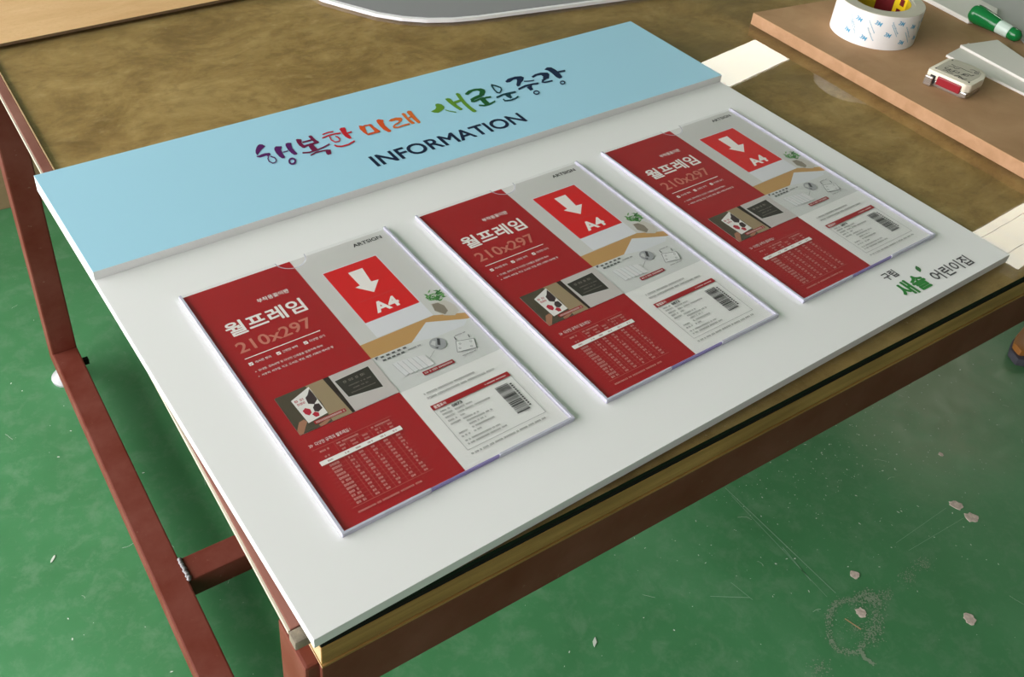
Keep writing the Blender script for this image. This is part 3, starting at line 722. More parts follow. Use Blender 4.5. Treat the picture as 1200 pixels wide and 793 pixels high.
def make_poster():
    t = empty('printed_insert')
    lay = [0]
    def Zl():
        lay[0] += 1
        return 1.25 + 0.012 * lay[0]
    def put(name, mb, col, parent=None):
        return mb.build(name, ink(col) if not isinstance(col, list) else [ink(c) for c in col], parent or t, s=0.001)
    def P(u, v):            # poster millimetres (v downwards) -> frame millimetres
        return (u + 3.0, -v - 3.0)
    def R(mb, u0, u1, v0, v1, z, mi=0):
        mb.rect(u0 + 3, u1 + 3, -v1 - 3, -v0 - 3, z, mi)
    def G(mb, pts, z, mi=0):
        mb.flat([P(*p) for p in pts], z, mi)
    def TX(mb, s_, u0, u1, v0, v1, z, bold=0.0, res=3, mi=0):
        add_text(mb, s_, u0 + 3, u1 + 3, -v1 - 3, -v0 - 3, z, bold, res, mi)
    rnd = random.Random(3)
    def greek(mb, u0, u1, v, h, z, mi=0, gap=0.28, unit=1.6):
        u = u0
        while u < u1 - 0.4:
            w = min(unit * rnd.uniform(0.6, 1.15), u1 - u)
            # each mark is a tiny two-stroke block, like a Hangul syllable seen from afar
            R(mb, u, u + w * 0.62, v - h, v - h * 0.72, z, mi)
            R(mb, u, u + w * 0.24, v - h, v, z, mi)
            R(mb, u + w * 0.70, u + w, v - h, v - h * 0.1, z, mi)
            R(mb, u + w * 0.15, u + w * 0.7, v - h * 0.22, v, z, mi)
            u += w + unit * (gap if rnd.random() < 0.78 else 1.0)
    def T_(name, s_, u0, u1, v0, v1, col, bold=0.0, res=3, parent=None):
        mb = MB(); TX(mb, s_, u0, u1, v0, v1, Zl(), bold, res); return put(name, mb, col, parent)

    mb = MB(); mb.box(3, 213, -299.5, -1.0, 1.0, 1.24); put('sheet', mb, PAPER)
    # right column: a room picture
    z = Zl()
    mb = MB(); R(mb, 106, 210, -2, 153, z); put('wall_picture', mb, (0.66, 0.65, 0.63))
    mb = MB(); G(mb, [(106, 133.5), (183, 132.5), (210, 144), (210, 154), (106, 154)], Zl()); put('desk_picture', mb, (0.56, 0.32, 0.12))
    mb = MB(); G(mb, [(106, 152.5), (147, 153), (172, 137), (207, 152), (210, 152), (210, 200), (106, 200)], Zl()); put('grey_panel', mb, (0.68, 0.685, 0.67))
    mb = MB(); G(mb, [(147, 153), (172, 137), (207, 152), (200, 158), (168, 158)], Zl()); put('pale_peak', mb, (0.72, 0.73, 0.76))
    # red panels
    z = Zl()
    mb = MB(); R(mb, 0, 106.2, -2, 153, z); R(mb, 0, 15, 153, 199, z); R(mb, 0, 106.2, 199, 296.5, z); rp = put('red_panel', mb, RED)
    # picture of the sign on the wall
    mb = MB(); R(mb, 124, 183, 29.5, 132.3, Zl()); sg = put('sign_picture', mb, (0.76, 0.76, 0.80))
    mb = MB(); R(mb, 124.6, 182, 30.4, 110.8, Zl()); put('sign_red_field', mb, RED2, sg)
    mb = MB(); G(mb, [(145.8, 40.8), (161.3, 40.8), (158.6, 62.4), (166.0, 63.4), (153.2, 77.2), (141.2, 63.0), (146.5, 62.4)], Zl()); put('arrow', mb, WHITE, sg)
    T_('sign_lettering', 'A4', 141.0, 166.5, 90.0, 104.8, WHITE, 0.035, 3, sg)
    mb = MB(); greek(mb, 134, 172, 84, 1.4, Zl(), unit=2.0); put('faint_lettering', mb, (0.66, 0.06, 0.06), sg)
    T_('brand_lettering', 'ARTSIGN', 170.2, 202.4, 4.2, 9.4, (0.008, 0.008, 0.008), 0.022)
    # plant in a pot
    mb = MB(); G(mb, [(189, 118), (204, 120), (208, 130), (207, 139), (200, 142.5), (192, 138), (187.5, 130)], Zl()); pot = put('plant_picture', mb, (0.60, 0.56, 0.50))
    mb = MB(); z = Zl()
    G(mb, [(187.5, 128), (190, 119), (196, 120), (199, 126), (198, 134), (193, 137)], z); put('pot_shade', mb, (0.27, 0.23, 0.18), pot)
    mb = MB(); z = Zl()
    for k in range(46):
        a = rnd.uniform(0, 6.28); r = 8.5 * math.sqrt(rnd.random())
        u, v = 199.5 + r * math.cos(a), 110 + 0.95 * r * math.sin(a)
        b = rnd.uniform(0, 6.28); L = rnd.uniform(1.8, 3.6)
        G(mb, [(u - L * math.cos(b), v - L * math.sin(b)), (u - 0.9 * math.sin(b), v + 0.9 * math.cos(b)),
               (u + L * math.cos(b), v + L * math.sin(b)), (u + 0.9 * math.sin(b), v - 0.9 * math.cos(b))], z + k * 0.0015, rnd.randrange(3))
    put('leaves_picture', mb, [(0.06, 0.24, 0.05), (0.14, 0.38, 0.10), (0.03, 0.14, 0.03)], pot)
    lay[0] += 3
    # title block on red
    mb = MB(); heavy_text(mb, '부착용꽂이판', 58.4, 89.4, -41.4, -35.6, Zl(), 0.10, 2, 0.001); put('small_title', mb, WHITE)
    mb = MB(); heavy_text(mb, '월프레임', 18.0, 93.0, -72.0, -52.6, Zl(), 0.50, 3, 0.001); put('main_title', mb, WHITE)
    T_('size_lettering', '210x297', 14.0, 84.5, 77.2, 91.2, (0.62, 0.20, 0.15), 0.016)
    mb = MB(); R(mb, 14.3, 85.6, 98.2, 99.2, Zl()); put('title_rule', mb, WHITE)
    for u in (14.6, 40.0, 65.8):
        mb = MB(); R(mb, u, u + 3.6, 104.6, 108.4, Zl()); cb = put('check_box', mb, WHITE)
        mb = MB(); z = Zl()
        G(mb, [(u + 0.7, 106.2), (u + 1.6, 107.2), (u + 2.9, 105.2), (u + 3.2, 105.6), (u + 1.6, 107.9), (u + 0.4, 106.6)], z)
        put('check_mark', mb, RED, cb)
    mb = MB(); z = Zl()
    for s_, u0, u1 in (('게시판 정리', 20.2, 34.6), ('간편한 부착', 45.6, 59.8), ('다양한 크기', 71.4, 85.8)):
        TX(mb, s_, u0, u1, 105.0, 108.0, z, 0.006, 1)
    put('feature_lettering', mb, WHITE)
    mb = MB(); z = Zl()
    TX(mb, '안내문, 공지사항 등 다양한 인쇄물을 깔끔하게 게시!', 18.4, 78.4, 115.4, 118.4, z, 0.006, 1)
    TX(mb, '사용처: 사무실, 학교, 도서관, 병원, 매장, 카페의 게시판 등', 18.4, 85.6, 121.6, 124.6, z, 0.006, 1)
    R(mb, 15.4, 16.3, 116.6, 117.5, z); R(mb, 15.4, 16.3, 122.8, 123.7, z)
    put('bullet_lettering', mb, WHITE)
    # the two product pictures
    mb = MB(); R(mb, 15, 64.6, 153, 199, Zl()); ph = put('hand_picture', mb, (0.085, 0.068, 0.045))
    mb = MB(); z = Zl(); G(mb, [(43, 153), (60, 153), (62, 199), (44, 199), (46, 175)], z); put('curtain_shape', mb, (0.36, 0.27, 0.16), ph)
    mb = MB(); G(mb, [(59.2, 153), (64.6, 153), (64.6, 199), (61.9, 199)], Zl()); put('dark_post', mb, (0.035, 0.022, 0.018), ph)
    mb = MB(); G(mb, [(25.4, 162.4), (45.0, 155.2), (44.8, 188.8), (26.6, 191.0)], Zl()); put('card_shape', mb, (0.85, 0.82, 0.79), ph)
    mb = MB(); z = Zl()
    G(mb, [(44.4, 157.4), (40, 163), (37.0, 165.1), (36.0, 172), (40, 175), (44.6, 171.3), (44.8, 164)], z)
    G(mb, [(37.2, 178), (40, 175), (43.6, 176.0), (43.8, 182), (39, 184), (36.6, 182)], z + 0.003); put('dark_petals', mb, (0.05, 0.03, 0.032), ph)
    mb = MB(); z = Zl()
    G(mb, [(28.4, 177), (31.6, 175), (34.6, 178), (34.0, 182), (31, 184), (28.8, 181)], z)
    G(mb, [(33.4, 184), (36.6, 182.4), (38.8, 185), (37.6, 188.4), (34.6, 188)], z + 0.003)
    greek(mb, 27.4, 35.0, 166.4, 2.4, z + 0.004, unit=2.2); greek(mb, 27.8, 34.4, 170.4, 2.4, z + 0.004, unit=2.2)
    put('red_petals', mb, (0.50, 0.02, 0.045), ph)
    mb = MB(); G(mb, [(14.9, 194), (20.4, 186.4), (25.1, 185.6), (26.4, 189), (18, 199), (15, 199)], Zl()); put('finger_shape', mb, (0.42, 0.20, 0.12), ph)
    mb = MB(); G(mb, [(33, 196.5), (40, 195), (44, 196), (38, 199), (33, 199)], Zl()); put('finger_shape', mb, (0.42, 0.20, 0.12), ph)
    mb = MB(); R(mb, 30.5, 58.8, 191.4, 195.2, Zl()); put('caption_bar', mb, (0.36, 0.02, 0.025), ph)
    mb = MB(); greek(mb, 32, 57.5, 194.4, 1.9, Zl()); put('caption_lettering', mb, (0.75, 0.62, 0.58), ph)
    mb = MB(); R(mb, 64.6, 106.2, 153, 199, Zl()); p2 = put('board_picture', mb, (0.60, 0.55, 0.53))
    mb = MB(); G(mb, [(65.6, 160.0), (99.5, 158.6), (98.6, 187.5), (67.2, 183.2)], Zl()); put('pale_border', mb, (0.62, 0.60, 0.57), p2)
    mb = MB(); G(mb, [(66.4, 160.8), (98.9, 159.4), (98.0, 186.6), (67.8, 182.4)], Zl()); put('dark_board', mb, (0.040, 0.034, 0.028), p2)
    mb = MB(); z = Zl()
    greek(mb, 72, 92, 166.8, 2.6, z, unit=2.4)
    greek(mb, 74, 95, 172, 1.2, z + 0.002); greek(mb, 76, 90, 176, 1.2, z + 0.002); greek(mb, 72, 95, 180, 1.0, z + 0.002)
    put('board_lettering', mb, (0.24, 0.21, 0.18), p2)
    # notes on the grey panel
    mb = MB(); z = Zl()
    G(mb, [(108.6, 153.6), (112.4, 153.6), (109.0, 157.0)], z)
    for k in range(5):
        R(mb, 113.6 + 5.6 * k, 116.8 + 5.6 * k, 155.0, 157.0, z, 0)
        R(mb, 113.4 + 4.6 * k, 116.6 + 4.6 * k, 159.2, 161.2, z, 0)
    greek(mb, 139, 153, 160.6, 1.4, z + 0.002)
    put('caption_dots', mb, (0.11, 0.11, 0.11))
    stk = None
    for k in range(6):
        o = 4.6 * k
        mb = MB(); G(mb, [(118 + o, 168 + 0.5 * k), (125 + o, 167 + 1.1 * k), (126.5 + o, 184 + 0.45 * k), (120.2 + o, 186.2 + 0.1 * k)], Zl())
        o1 = put('frame_drawing', mb, (0.74 + 0.02 * (k % 2), 0.745, 0.75))
        mb = MB(); mb.line(P(118 + o, 168 + 0.5 * k), P(120.2 + o, 186.2 + 0.1 * k), 0.35, Zl()); put('drawing_edge', mb, (0.33, 0.34, 0.35), o1)
    mb = MB(); mb.flat([P(u, v) for u, v in arc(165.6, 166.4, 7.6, 0, 350, 30)], Zl()); dc = put('detail_circle', mb, (0.38, 0.385, 0.40))
    mb = MB(); z = Zl()
    G(mb, [(164.5, 167.5), (168.5, 160.5), (170.6, 162.0), (166.5, 169.5)], z); G(mb, [(160.5, 169.0), (164.0, 170.5), (162.0, 172.0)], z)
    put('clip_drawing', mb, (0.06, 0.06, 0.065), dc)
    mb = MB(); z = Zl()
    G(mb, [(159.5, 164), (163.5, 161), (165.6, 163), (162.0, 168)], z); put('clip_light', mb, (0.62, 0.62, 0.62), dc)
    mb = MB(); mb.line(P(158.6, 172.2), P(149.5, 178.4), 0.3, Zl()); put('leader_line', mb, (0.2, 0.2, 0.2), dc)
    ic = [(180.8, 172.2), (196.9, 177.2), (192.5, 188.2), (174.4, 184.5)]
    mb = MB(); G(mb, ic, Zl()); di = put('fixing_diagram', mb, (0.74, 0.74, 0.73))
    mb = MB(); z = Zl()
    for i in range(4):
        mb.line(P(*ic[i]), P(*ic[(i + 1) % 4]), 0.45, z)
    for (u, v) in ((182.3, 176.7), (179.1, 181.4), (192.4, 179.0), (189.5, 184.5)):
        pts = [P(a, b) for a, b in arc(u, v, 1.1, 0, 360, 10)]; pin = [P(a, b) for a, b in arc(u, v, 0.75, 0, 360, 10)]
        mb.strip(pts, pin, z + 0.002)
    mb.line(P(182.8, 166.6), P(182.0, 171.0), 0.9, z); mb.line(P(195.4, 170.2), P(194.4, 174.4), 0.9, z)
    greek(mb, 184, 196, 166.6, 1.0, z, unit=1.2); greek(mb, 176, 191, 191, 1.0, z, unit=1.2)
    put('diagram_lines', mb, (0.13, 0.13, 0.14), di)
    mb = MB(); R(mb, 134.4, 165.6, 189.4, 194.0, Zl()); pl = put('note_bar', mb, (0.33, 0.015, 0.025))
    mb = MB(); greek(mb, 136.0, 164, 192.8, 2.0, Zl()); put('note_lettering', mb, (0.75, 0.66, 0.62), pl)
    # specification box
    mb = MB(); z = Zl()
    greek(mb, 122, 173, 213.4, 2.0, z); greek(mb, 122, 190, 218.6, 2.0, z)
    put('specification_note', mb, (0.27, 0.27, 0.26))
    mb = MB(); z = Zl()
    for (p, q) in (((119, 227), (119, 281)), ((119, 281), (197.5, 281)), ((197.5, 281), (197.5, 227))):
        mb.line(P(*p), P(*q), 0.35, z)
    bx = put('specification_box', mb, (0.25, 0.25, 0.25))
    mb = MB(); R(mb, 118.8, 197.6, 226.2, 231.8, Zl()); rb = put('specification_bar', mb, (0.38, 0.014, 0.02))
    mb = MB(); z = Zl(); TX(mb, '품질표시', 121.0, 132.4, 227.4, 230.8, z, 0.02, 2); greek(mb, 172, 194, 230, 1.2, z, unit=1.3); put('bar_lettering', mb, WHITE, rb)
    tag(rb.children[0], kind='stuff')
    mb = MB(); z = Zl()
    TX(mb, '0873', 134.6, 144.6, 233.6, 236.8, z, 0.03, 2)
    put('product_number', mb, (0.03, 0.03, 0.03))
    mb = MB(); z = Zl()
    for v in (236.6, 240.4, 244.4, 248.4, 252.4):
        greek(mb, 122.8, 132.0, v, 1.7, z, unit=1.8)
    for v, u0, u1 in ((240.4, 134.8, 152), (244.4, 134.8, 167), (248.4, 134.8, 139), (252.4, 134.8, 150), (256.0, 136, 162), (259.8, 136, 152), (263.8, 136, 158)):
        greek(mb, u0, u1, v, 1.6, z)
    for v, u0, u1 in ((264.0, 123, 131), (268.0, 123, 131), (268.0, 134.8, 142), (273.0, 123, 157), (276.8, 123, 161)):
        greek(mb, u0, u1, v, 1.6, z)
    greek(mb, 119.5, 195, 286.6, 1.7, z)
    put('specification_lettering', mb, (0.22, 0.22, 0.21))
    mb = MB(); z = Zl(); v = 237.4
    while v < 270.4:
        h = rnd.choice((0.35, 0.35, 0.7, 1.05)); R(mb, 176.4, 189.4, v, v + h, z); v += h + rnd.choice((0.3, 0.35, 0.7))
    for k in range(12):
        R(mb, 190.6, 192.4, 239 + 2.5 * k, 240.5 + 2.5 * k, z)
    put('barcode', mb, (0.02, 0.02, 0.02))
    # size table on the red panel
    pale = (0.66, 0.30, 0.26)
    T_('table_title', '다양한 규격의 월프레임 !', 20.5, 51.4, 211.6, 215.6, WHITE, 0.006, 1)
    mb = MB(); z = Zl()
    mb.line(P(15.2, 212.2), P(16.6, 213.6), 0.4, z); mb.line(P(16.6, 213.6), P(15.2, 215.0), 0.4, z)
    mb.line(P(16.8, 212.2), P(18.2, 213.6), 0.4, z); mb.line(P(18.2, 213.6), P(16.8, 215.0), 0.4, z)
    put('table_arrow', mb, WHITE)
    mb = MB(); z = Zl()
    R(mb, 15, 86, 218.4, 218.75, z); R(mb, 15, 86, 282.2, 282.55, z)
    for k in range(12):
        R(mb, 15, 86, 236.6 + 3.75 * k, 236.75 + 3.75 * k, z)
    R(mb, 34, 86, 223.6, 223.8, z)
    for u in (33.2, 42.2, 52.6, 63.6, 75.4):
        R(mb, u, u + 0.2, 219, 282.2, z)
    tb = put('table_lines', mb, (0.56, 0.14, 0.12))
    mb = MB(); R(mb, 14.6, 87.0, 231.2, 235.8, Zl()); hb = put('table_highlight', mb, WHITE)
    mb = MB(); z = Zl()
    for u in (21, 36, 45.4, 56, 67.6, 79):
        greek(mb, u, u + 4.4, 234.4, 1.5, z, unit=1.2)
    put('highlight_lettering', mb, (0.30, 0.10, 0.09), hb)
    mb = MB(); z = Zl()
    greek(mb, 20, 29, 223.4, 1.7, z); greek(mb, 35, 54, 222.4, 1.5, z); greek(mb, 66, 83, 222.4, 1.5, z)
    for u in (21, 36, 45.4, 56, 67.6, 79):
        greek(mb, u, u + 4.6, 229.6, 1.6, z, unit=1.4)
        if u > 30:
            greek(mb, u, u + 4.6, 226.0, 1.6, z, unit=1.4)
    for k in range(12):
        v = 239.6 + 3.75 * k
        greek(mb, 20.0, 28.0, v, 2.0, z, unit=1.9)
        for u in (36, 45.4, 56, 67.6, 79):
            greek(mb, u, u + 3.6, v, 1.8, z, unit=1.7)
    put('table_lettering', mb, (0.70, 0.36, 0.32))
    mb = MB(); greek(mb, 17, 72, 288.6, 1.6, Zl()); put('table_footnote', mb, pale)
    return t

fr0 = make_frame()
po0 = make_poster()
spots = [(0.0, 0.0, 0.0), (0.2513, 0.0006, 0.0), (0.5041, 0.0016, 0.0)]
side = ['left-hand, nearest the table corner', 'middle of the row of three', 'right-hand, above the green and grey lettering']
fl = ['clear acrylic A4 pocket frame at the left end of the board',
      'clear acrylic A4 pocket frame in the middle of the board',
      'clear acrylic A4 pocket frame at the right end of the board']
pl_ = ['red and grey printed product sheet in the left acrylic frame',
       'red and grey printed product sheet in the middle acrylic frame',
       'red and grey printed product sheet in the right acrylic frame']
for i, (x, y, a) in enumerate(spots):
    f = fr0 if i == 0 else copy_tree(fr0)
    p = po0 if i == 0 else copy_tree(po0)
    for o in (f, p):
        o.location = (x, y, GZ + TZ + 0.0003)
        o.rotation_euler = (0, 0, a)
    tag(f, fl[i], 'frame', 'acrylic frames on the information board')
    tag(p, pl_[i], 'poster', 'printed sheets in the acrylic frames')

# ------------------------------------------------------------------ things lying on the glass
# plywood sheet across the back of the bench
mb = MB()
mb.prism([(-0.42, 0.575), (0.405, 0.588), (0.405, 1.20), (-0.42, 1.20)], 0, 0.004, 1, 0)
o = mb.build('plywood_sheet', [M['plywood'], M['ply_edge']])
o.location = (0, 0, GZ + 0.0002)
tag(o, 'pale orange plywood sheet lying across the back of the workbench', 'plywood')

# grey rounded plate with a white edge
pts = [(0.418, 0.70), (0.4135, 0.62), (0.4175, 0.560), (0.4245, 0.527), (0.440, 0.4984), (0.4683, 0.4503), (0.494, 0.4225), (0.5234, 0.4019), (0.558, 0.3865), (0.5943, 0.3765),
       (0.665, 0.3640), (0.7614, 0.3471), (0.8508, 0.3314), (1.02, 0.302), (1.02, 0.70)]
mb = MB(); mb.prism(pts, 0, 0.005, 0, 0)
pt = empty('grey_plate', (0, 0, GZ + 0.0002))
mb.build('white_rim', M['white_edge'], pt)
c = Vector((0.74, 0.62))
ins = []
for (x, y) in pts:
    d = c - Vector((x, y)); d.normalize()
    ins.append((x + d.x * 0.006, y + d.y * 0.006))
mb = MB(); mb.prism(ins, 0.0051, 0.0056); mb.build('grey_face', M['grey_plate'], pt)
tag(pt, 'flat grey plate with a rounded corner and white rim behind the board', 'plate')

# MDF board
MZ = GZ + 0.0182
mb = MB()
mb.prism([(0.9595, 0.1850), (0.9372, -0.3550), (1.56, -0.395), (1.56, 0.1000)], 0, 0.018, 1, 0)
o = mb.build('mdf_board', [M['mdf'], M['mdf_edge']], None, 0.0006)
o.location = (0, 0, GZ + 0.0001)
tag(o, 'thick brown MDF board lying on the glass at the right', 'board')

# tape roll
tr = empty('tape_roll', (1.0745, 0.057, MZ + 0.0002))
mb = MB()
mb.lathe([(0.0605, 0.0), (0.0605, 0.050), (0.0598, 0.0506), (0.0455, 0.0506), (0.0455, 0.0)], 72, [0, 1, 1, 1, 1], True)
mb.build('tape_winding', [M['tape_paper'], M['tape_side']], tr, smooth=True)
mb = MB(); mb.lathe([(0.0454, 0.0), (0.0454, 0.0500), (0.0445, 0.0500), (0.0405, 0.0500), (0.0405, 0.0)], 72, [1, 1, 1, 0, 0], True)
mb.build('core', [M['core_yellow'], M['tape_side']], tr, smooth=True)
def curved_patch(name, mat, r, a0, a1, z0, z1, parent, n=10, slant=0.0):
    mb = MB()
    for i in range(n):
        a, b = math.radians(a0 + (a1 - a0) * i / n), math.radians(a0 + (a1 - a0) * (i + 1) / n)
        sa, sb = slant * i / n, slant * (i + 1) / n
        mb.face([(r * math.cos(a), r * math.sin(a), z0 + sa), (r * math.cos(b), r * math.sin(b), z0 + sb),
                 (r * math.cos(b), r * math.sin(b), z1 + sb), (r * math.cos(a), r * math.sin(a), z1 + sa)])
    return mb.build(name, mat, parent)
curved_patch('core_label', M['core_red'], 0.0403, 5, 42, 0.002, 0.0492, tr)
curved_patch('core_label', M['core_bright'], 0.0402, -28, 5, 0.002, 0.0492, tr)
curved_patch('core_mark', M['core_red'], 0.0401, -20, -8, 0.036, 0.046, tr)
curved_patch('core_mark', M['core_red'], 0.0401, -15, -4, 0.020, 0.030, tr)
def wrap_text(body, ang, z, h, w, tilt, mat, bold):
    vs, fs = text_polys(body, -w / 2, w / 2, -h / 2, h / 2, bold, 2)
    mb = MB(); r = 0.06072
    ct, sn = math.cos(tilt), math.sin(tilt)
    mb.v = []
    for (x, y) in vs:
        X, Y = x * ct - y * sn, x * sn + y * ct
        a = math.radians(ang) + X / r
        mb.v.append((r * math.cos(a), r * math.sin(a), z + Y))
    mb.f = [tuple(q) for q in fs]
    mb.m = [0] * len(mb.f)
    mb.build('liner_print', mat, tr)
def wrap_marks(ang, z, tilt, rnd):
    mb = MB(); r = 0.0607
    ct, sn = math.cos(tilt), math.sin(tilt)
    x = -0.0105
    while x < 0.0100:
        w = rnd.uniform(0.0007, 0.0016)
        h = rnd.choice((0.0012, 0.0012, 0.0018))
        q = []
        for (px, py) in ((x, -0.0006), (x + w, -0.0006), (x + w, h - 0.0006), (x, h - 0.0006)):
            X, Y = px * ct - py * sn, px * sn + py * ct
            a_ = math.radians(ang) + X / r
            q.append((r * math.cos(a_), r * math.sin(a_), z + Y))
        mb.face(q)
        x += w + 0.0004
    mb.build('liner_print', M['print_blue_pale'], tr)
rt_ = random.Random(5)
for i, (ang, z) in enumerate(((178, 0.016), (190, 0.037), (203, 0.013), (216, 0.038), (232, 0.023), (246, 0.041), (255, 0.012), (268, 0.034), (281, 0.014), (292, 0.038), (305, 0.018), (317, 0.037), (330, 0.016))):
    wrap_text('3M', ang, z, 0.0062, 0.0092, -0.30, M['print_blue'], 0.03)
    wrap_marks(ang - 7 if i % 2 else ang + 7, max(0.013, min(0.037, z - 0.007 if z > 0.025 else z + 0.007)), -0.95, rt_)
tag(tr, 'wide roll of white-lined tape with blue print standing flat on MDF', 'tape roll')

# tape measure
tm = empty('tape_measure', (1.0075, -0.080, MZ + 0.0002), math.radians(6.0))
# local: x to the right (away from camera's left), y to the back; front-left side is x = 0
body = [(0.000, -0.001), (0.004, 0.001), (0.054, 0.001), (0.0615, -0.006), (0.064, -0.030), (0.062, -0.046), (0.054, -0.0555), (0.040, -0.060), (0.006, -0.0600), (0.000, -0.054)]
def shrink(poly, k, c):
    return [(c[0] + (x - c[0]) * k, c[1] + (y - c[1]) * k) for x, y in poly]
cc = (0.031, -0.029)
mb = MB(); mb.prism(shrink(body, 0.97, cc), 0.0, 0.008); mb.build('lower_case', M['chrome'], tm, 0.0012, True)
mb = MB(); mb.prism(body, 0.0085, 0.0205); mb.build('upper_case', M['cream'], tm, 0.0022, True)
lb = shrink([(0.006, -0.003), (0.050, -0.003), (0.059, -0.010), (0.060, -0.030), (0.057, -0.045), (0.050, -0.052), (0.038, -0.055), (0.008, -0.054)], 0.95, cc)
mb = MB(); mb.prism(lb, 0.0203, 0.0208); mb.build('top_label', M['cream_label'], tm)
mb = MB(); mb.box(-0.0022, 0.004, -0.050, -0.0165, 0.0050, 0.0165); mb.build('grip_panel', M['grip_red'], tm, 0.0012)
mb = MB(); mb.box(-0.0012, 0.004, -0.0595, -0.051, 0.0025, 0.0095); mb.build('side_cap', M['chrome'], tm, 0.0012)
mb = MB(); mb.box(-0.0010, 0.003, -0.0135, -0.006, 0.004, 0.0150); mb.build('tape_slot', M['black'], tm, 0.0006)
mb = MB(); mb.box(-0.0060, -0.0012, -0.0120, -0.0015, 0.0005, 0.0135); mb.build('hook', M['chrome'], tm, 0.0012)
def scribble(pts, w=0.0013):
    mb = MB()
    for a, b in zip(pts[:-1], pts[1:]):
        mb.line(a, b, w, 0.02095)
    mb.build('handwriting', M['black'], tm)
scribble([(0.030, -0.012), (0.034, -0.018), (0.031, -0.022), (0.036, -0.026)])
scribble([(0.040, -0.012), (0.037, -0.020), (0.040, -0.026), (0.039, -0.034), (0.041, -0.042)])
for (x, y, r) in ((0.022, -0.016, 0.003), (0.020, -0.022, 0.0026), (0.024, -0.028, 0.003), (0.026, -0.040, 0.003), (0.044, -0.046, 0.0022), (0.012, -0.040, 0.0024)):
    scribble([(x + r * math.cos(a), y + 1.2 * r * math.sin(a)) for a in [i * 0.7 for i in range(9)]])
scribble([(0.020, -0.036), (0.032, -0.041), (0.030, -0.046), (0.036, -0.047)])
scribble([(0.010, -0.032), (0.016, -0.036), (0.010, -0.044), (0.016, -0.047)])
scribble([(0.012, -0.014), (0.016, -0.018), (0.013, -0.021), (0.014, -0.028)])
scribble([(0.046, -0.036), (0.050, -0.039), (0.048, -0.046), (0.051, -0.047)])
for (x, y) in ((0.052, -0.007), (0.009, -0.006), (0.010, -0.053)):
    mb = MB(); mb.lathe([(0.0013, 0.0205), (0.0013, 0.0211)], 12, axis=Matrix.Translation((x, y, 0))); mb.build('screw', M['black'], tm)
tag(tm, 'cream tape measure with dark red grip and black handwriting on MDF', 'tape measure')

# two white foam-board offcuts, one on the other
mb = MB(); mb.prism([(1.1058, -0.0478), (1.172, -0.040), (1.158, -0.372), (1.0965, -0.366)], 0, 0.0035)
o = mb.build('foam_offcut', M['foam'], None, 0.0005); o.location = (0, 0, MZ + 0.0002)
tag(o, 'lower of two white foam board offcuts beside the tape measure', 'offcut', 'white foam offcuts on the MDF')
mb = MB(); mb.prism([(1.1450, -0.0430), (1.2140, -0.0590), (1.1100, -0.3500), (1.118, -0.2700)], 0, 0.0040)
o = mb.build('foam_offcut', M['foam'], None, 0.0005); o.location = (0, 0, MZ + 0.0040)
tag(o, 'upper pointed white foam board offcut lying on the lower one', 'offcut', 'white foam offcuts on the MDF')

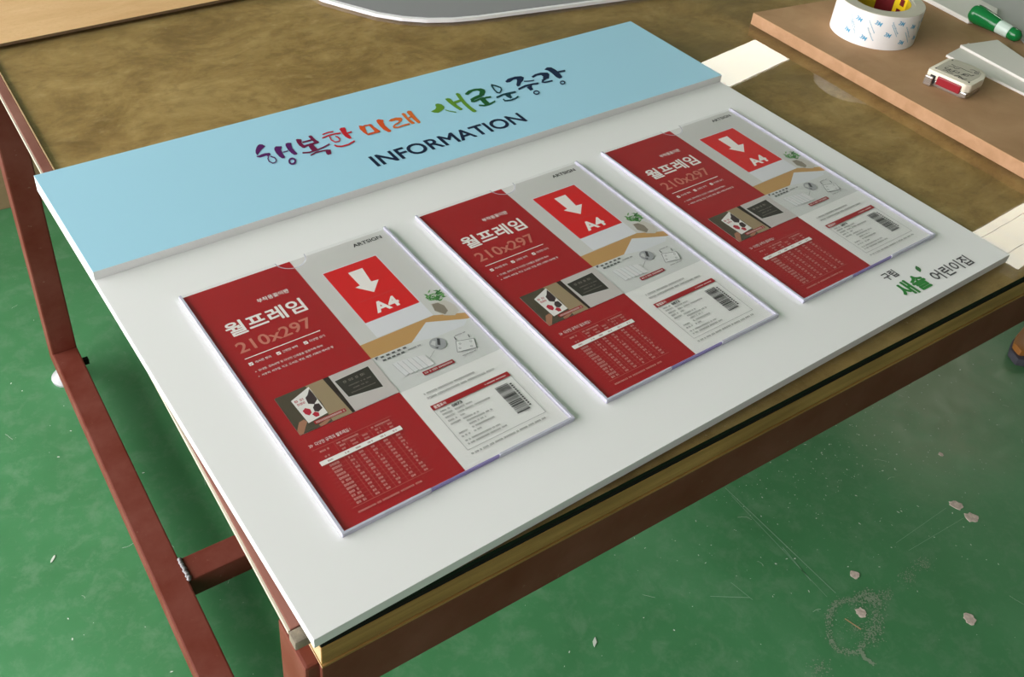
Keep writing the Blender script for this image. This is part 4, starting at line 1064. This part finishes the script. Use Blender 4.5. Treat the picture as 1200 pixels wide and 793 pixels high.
# white block, grey sheet, green-capped bottle behind
mb = MB(); mb.prism([(1.2395, 0.0045), (1.2600, -0.003), (1.2850, -0.0085), (1.3050, -0.002), (1.3220, 0.008), (1.3380, 0.098), (1.2540, 0.116)], 0, 0.0070)
o = mb.build('white_slab', M['foam'], None, 0.0012); o.location = (0, 0, MZ + 0.0002)
tag(o, 'thick white slab behind the tape roll on the MDF', 'slab')
mb = MB(); mb.prism([(1.3060, -0.006), (1.2540, -0.085), (1.540, -0.12), (1.545, 0.085), (1.352, 0.10)], 0, 0.0022)
o = mb.build('grey_sheet', M['paper_grey'], None, 0.0003); o.location = (0, 0, MZ + 0.0002)
tag(o, 'light grey sheet lying beside the white slab', 'sheet')
A = Vector((1.2450, 0.0030, MZ + 0.0175)); B = Vector((1.2440, -0.0700, MZ + 0.0120))
axis = (B - A); Ln = axis.length
rot = axis.to_track_quat('Z', 'Y').to_matrix().to_4x4()
gb = empty('glue_bottle', (A.x, A.y, MZ + 0.0002))
X = Matrix.Translation(Vector((0, 0, A.z - MZ - 0.0002))) @ rot
mb = MB(); mb.lathe([(0.0020, -0.006), (0.0105, -0.004), (0.0140, 0.001), (0.0142, 0.010), (0.0115, 0.036), (0.0105, 0.042)], 28, axis=X)
mb.build('cap', M['green_plastic'], gb, smooth=True)
mb = MB(); mb.lathe([(0.0100, 0.0422), (0.0102, 0.046), (0.0096, 0.060), (0.0090, 0.0618)], 28, axis=X)
mb.build('sleeve', M['pale_sleeve'], gb, smooth=True)
mb = MB(); mb.lathe([(0.0088, 0.0620), (0.0095, 0.066), (0.0090, 0.074), (0.0050, 0.079), (0.0010, 0.080)], 28, axis=X)
mb.build('nozzle', M['green_plastic'], gb, smooth=True)
tag(gb, 'small green-capped bottle with a pale sleeve lying by the white slab', 'bottle')

# ------------------------------------------------------------------ things on the floor
mb = MB(); mb.box(-0.55, 0.75, 0, 0.018, 0, 0.42)
o = mb.build('leaning_panel', M['tan_panel'], None, 0.001)
o.location = (-0.02, 1.235, 0.0004)
o.rotation_euler = (0, 0, math.radians(-6))
tag(o, 'tan wooden panel standing on the floor behind the bench leg', 'panel')
sh = empty('floor_scrap', (1.575, -0.194, 0.0003), math.radians(10))
mb = MB(); mb.prism([(-0.052, 0.000), (-0.035, -0.026), (0.02, -0.040), (0.16, -0.052), (0.16, 0.030), (0.0, 0.030), (-0.035, 0.022)], 0, 0.018)
mb.build('rubber_side', M['offcut_side'], sh, 0.004, True)
mb = MB(); mb.prism([(-0.046, 0.002), (-0.030, -0.012), (0.02, -0.022), (0.155, -0.030), (0.155, 0.028), (0.0, 0.028), (-0.032, 0.022)], 0.018, 0.034)
mb.build('brown_top', M['offcut_top'], sh, 0.006, True)
tag(sh, 'orange-brown and dark grey scrap on the green floor at the right', 'scrap')
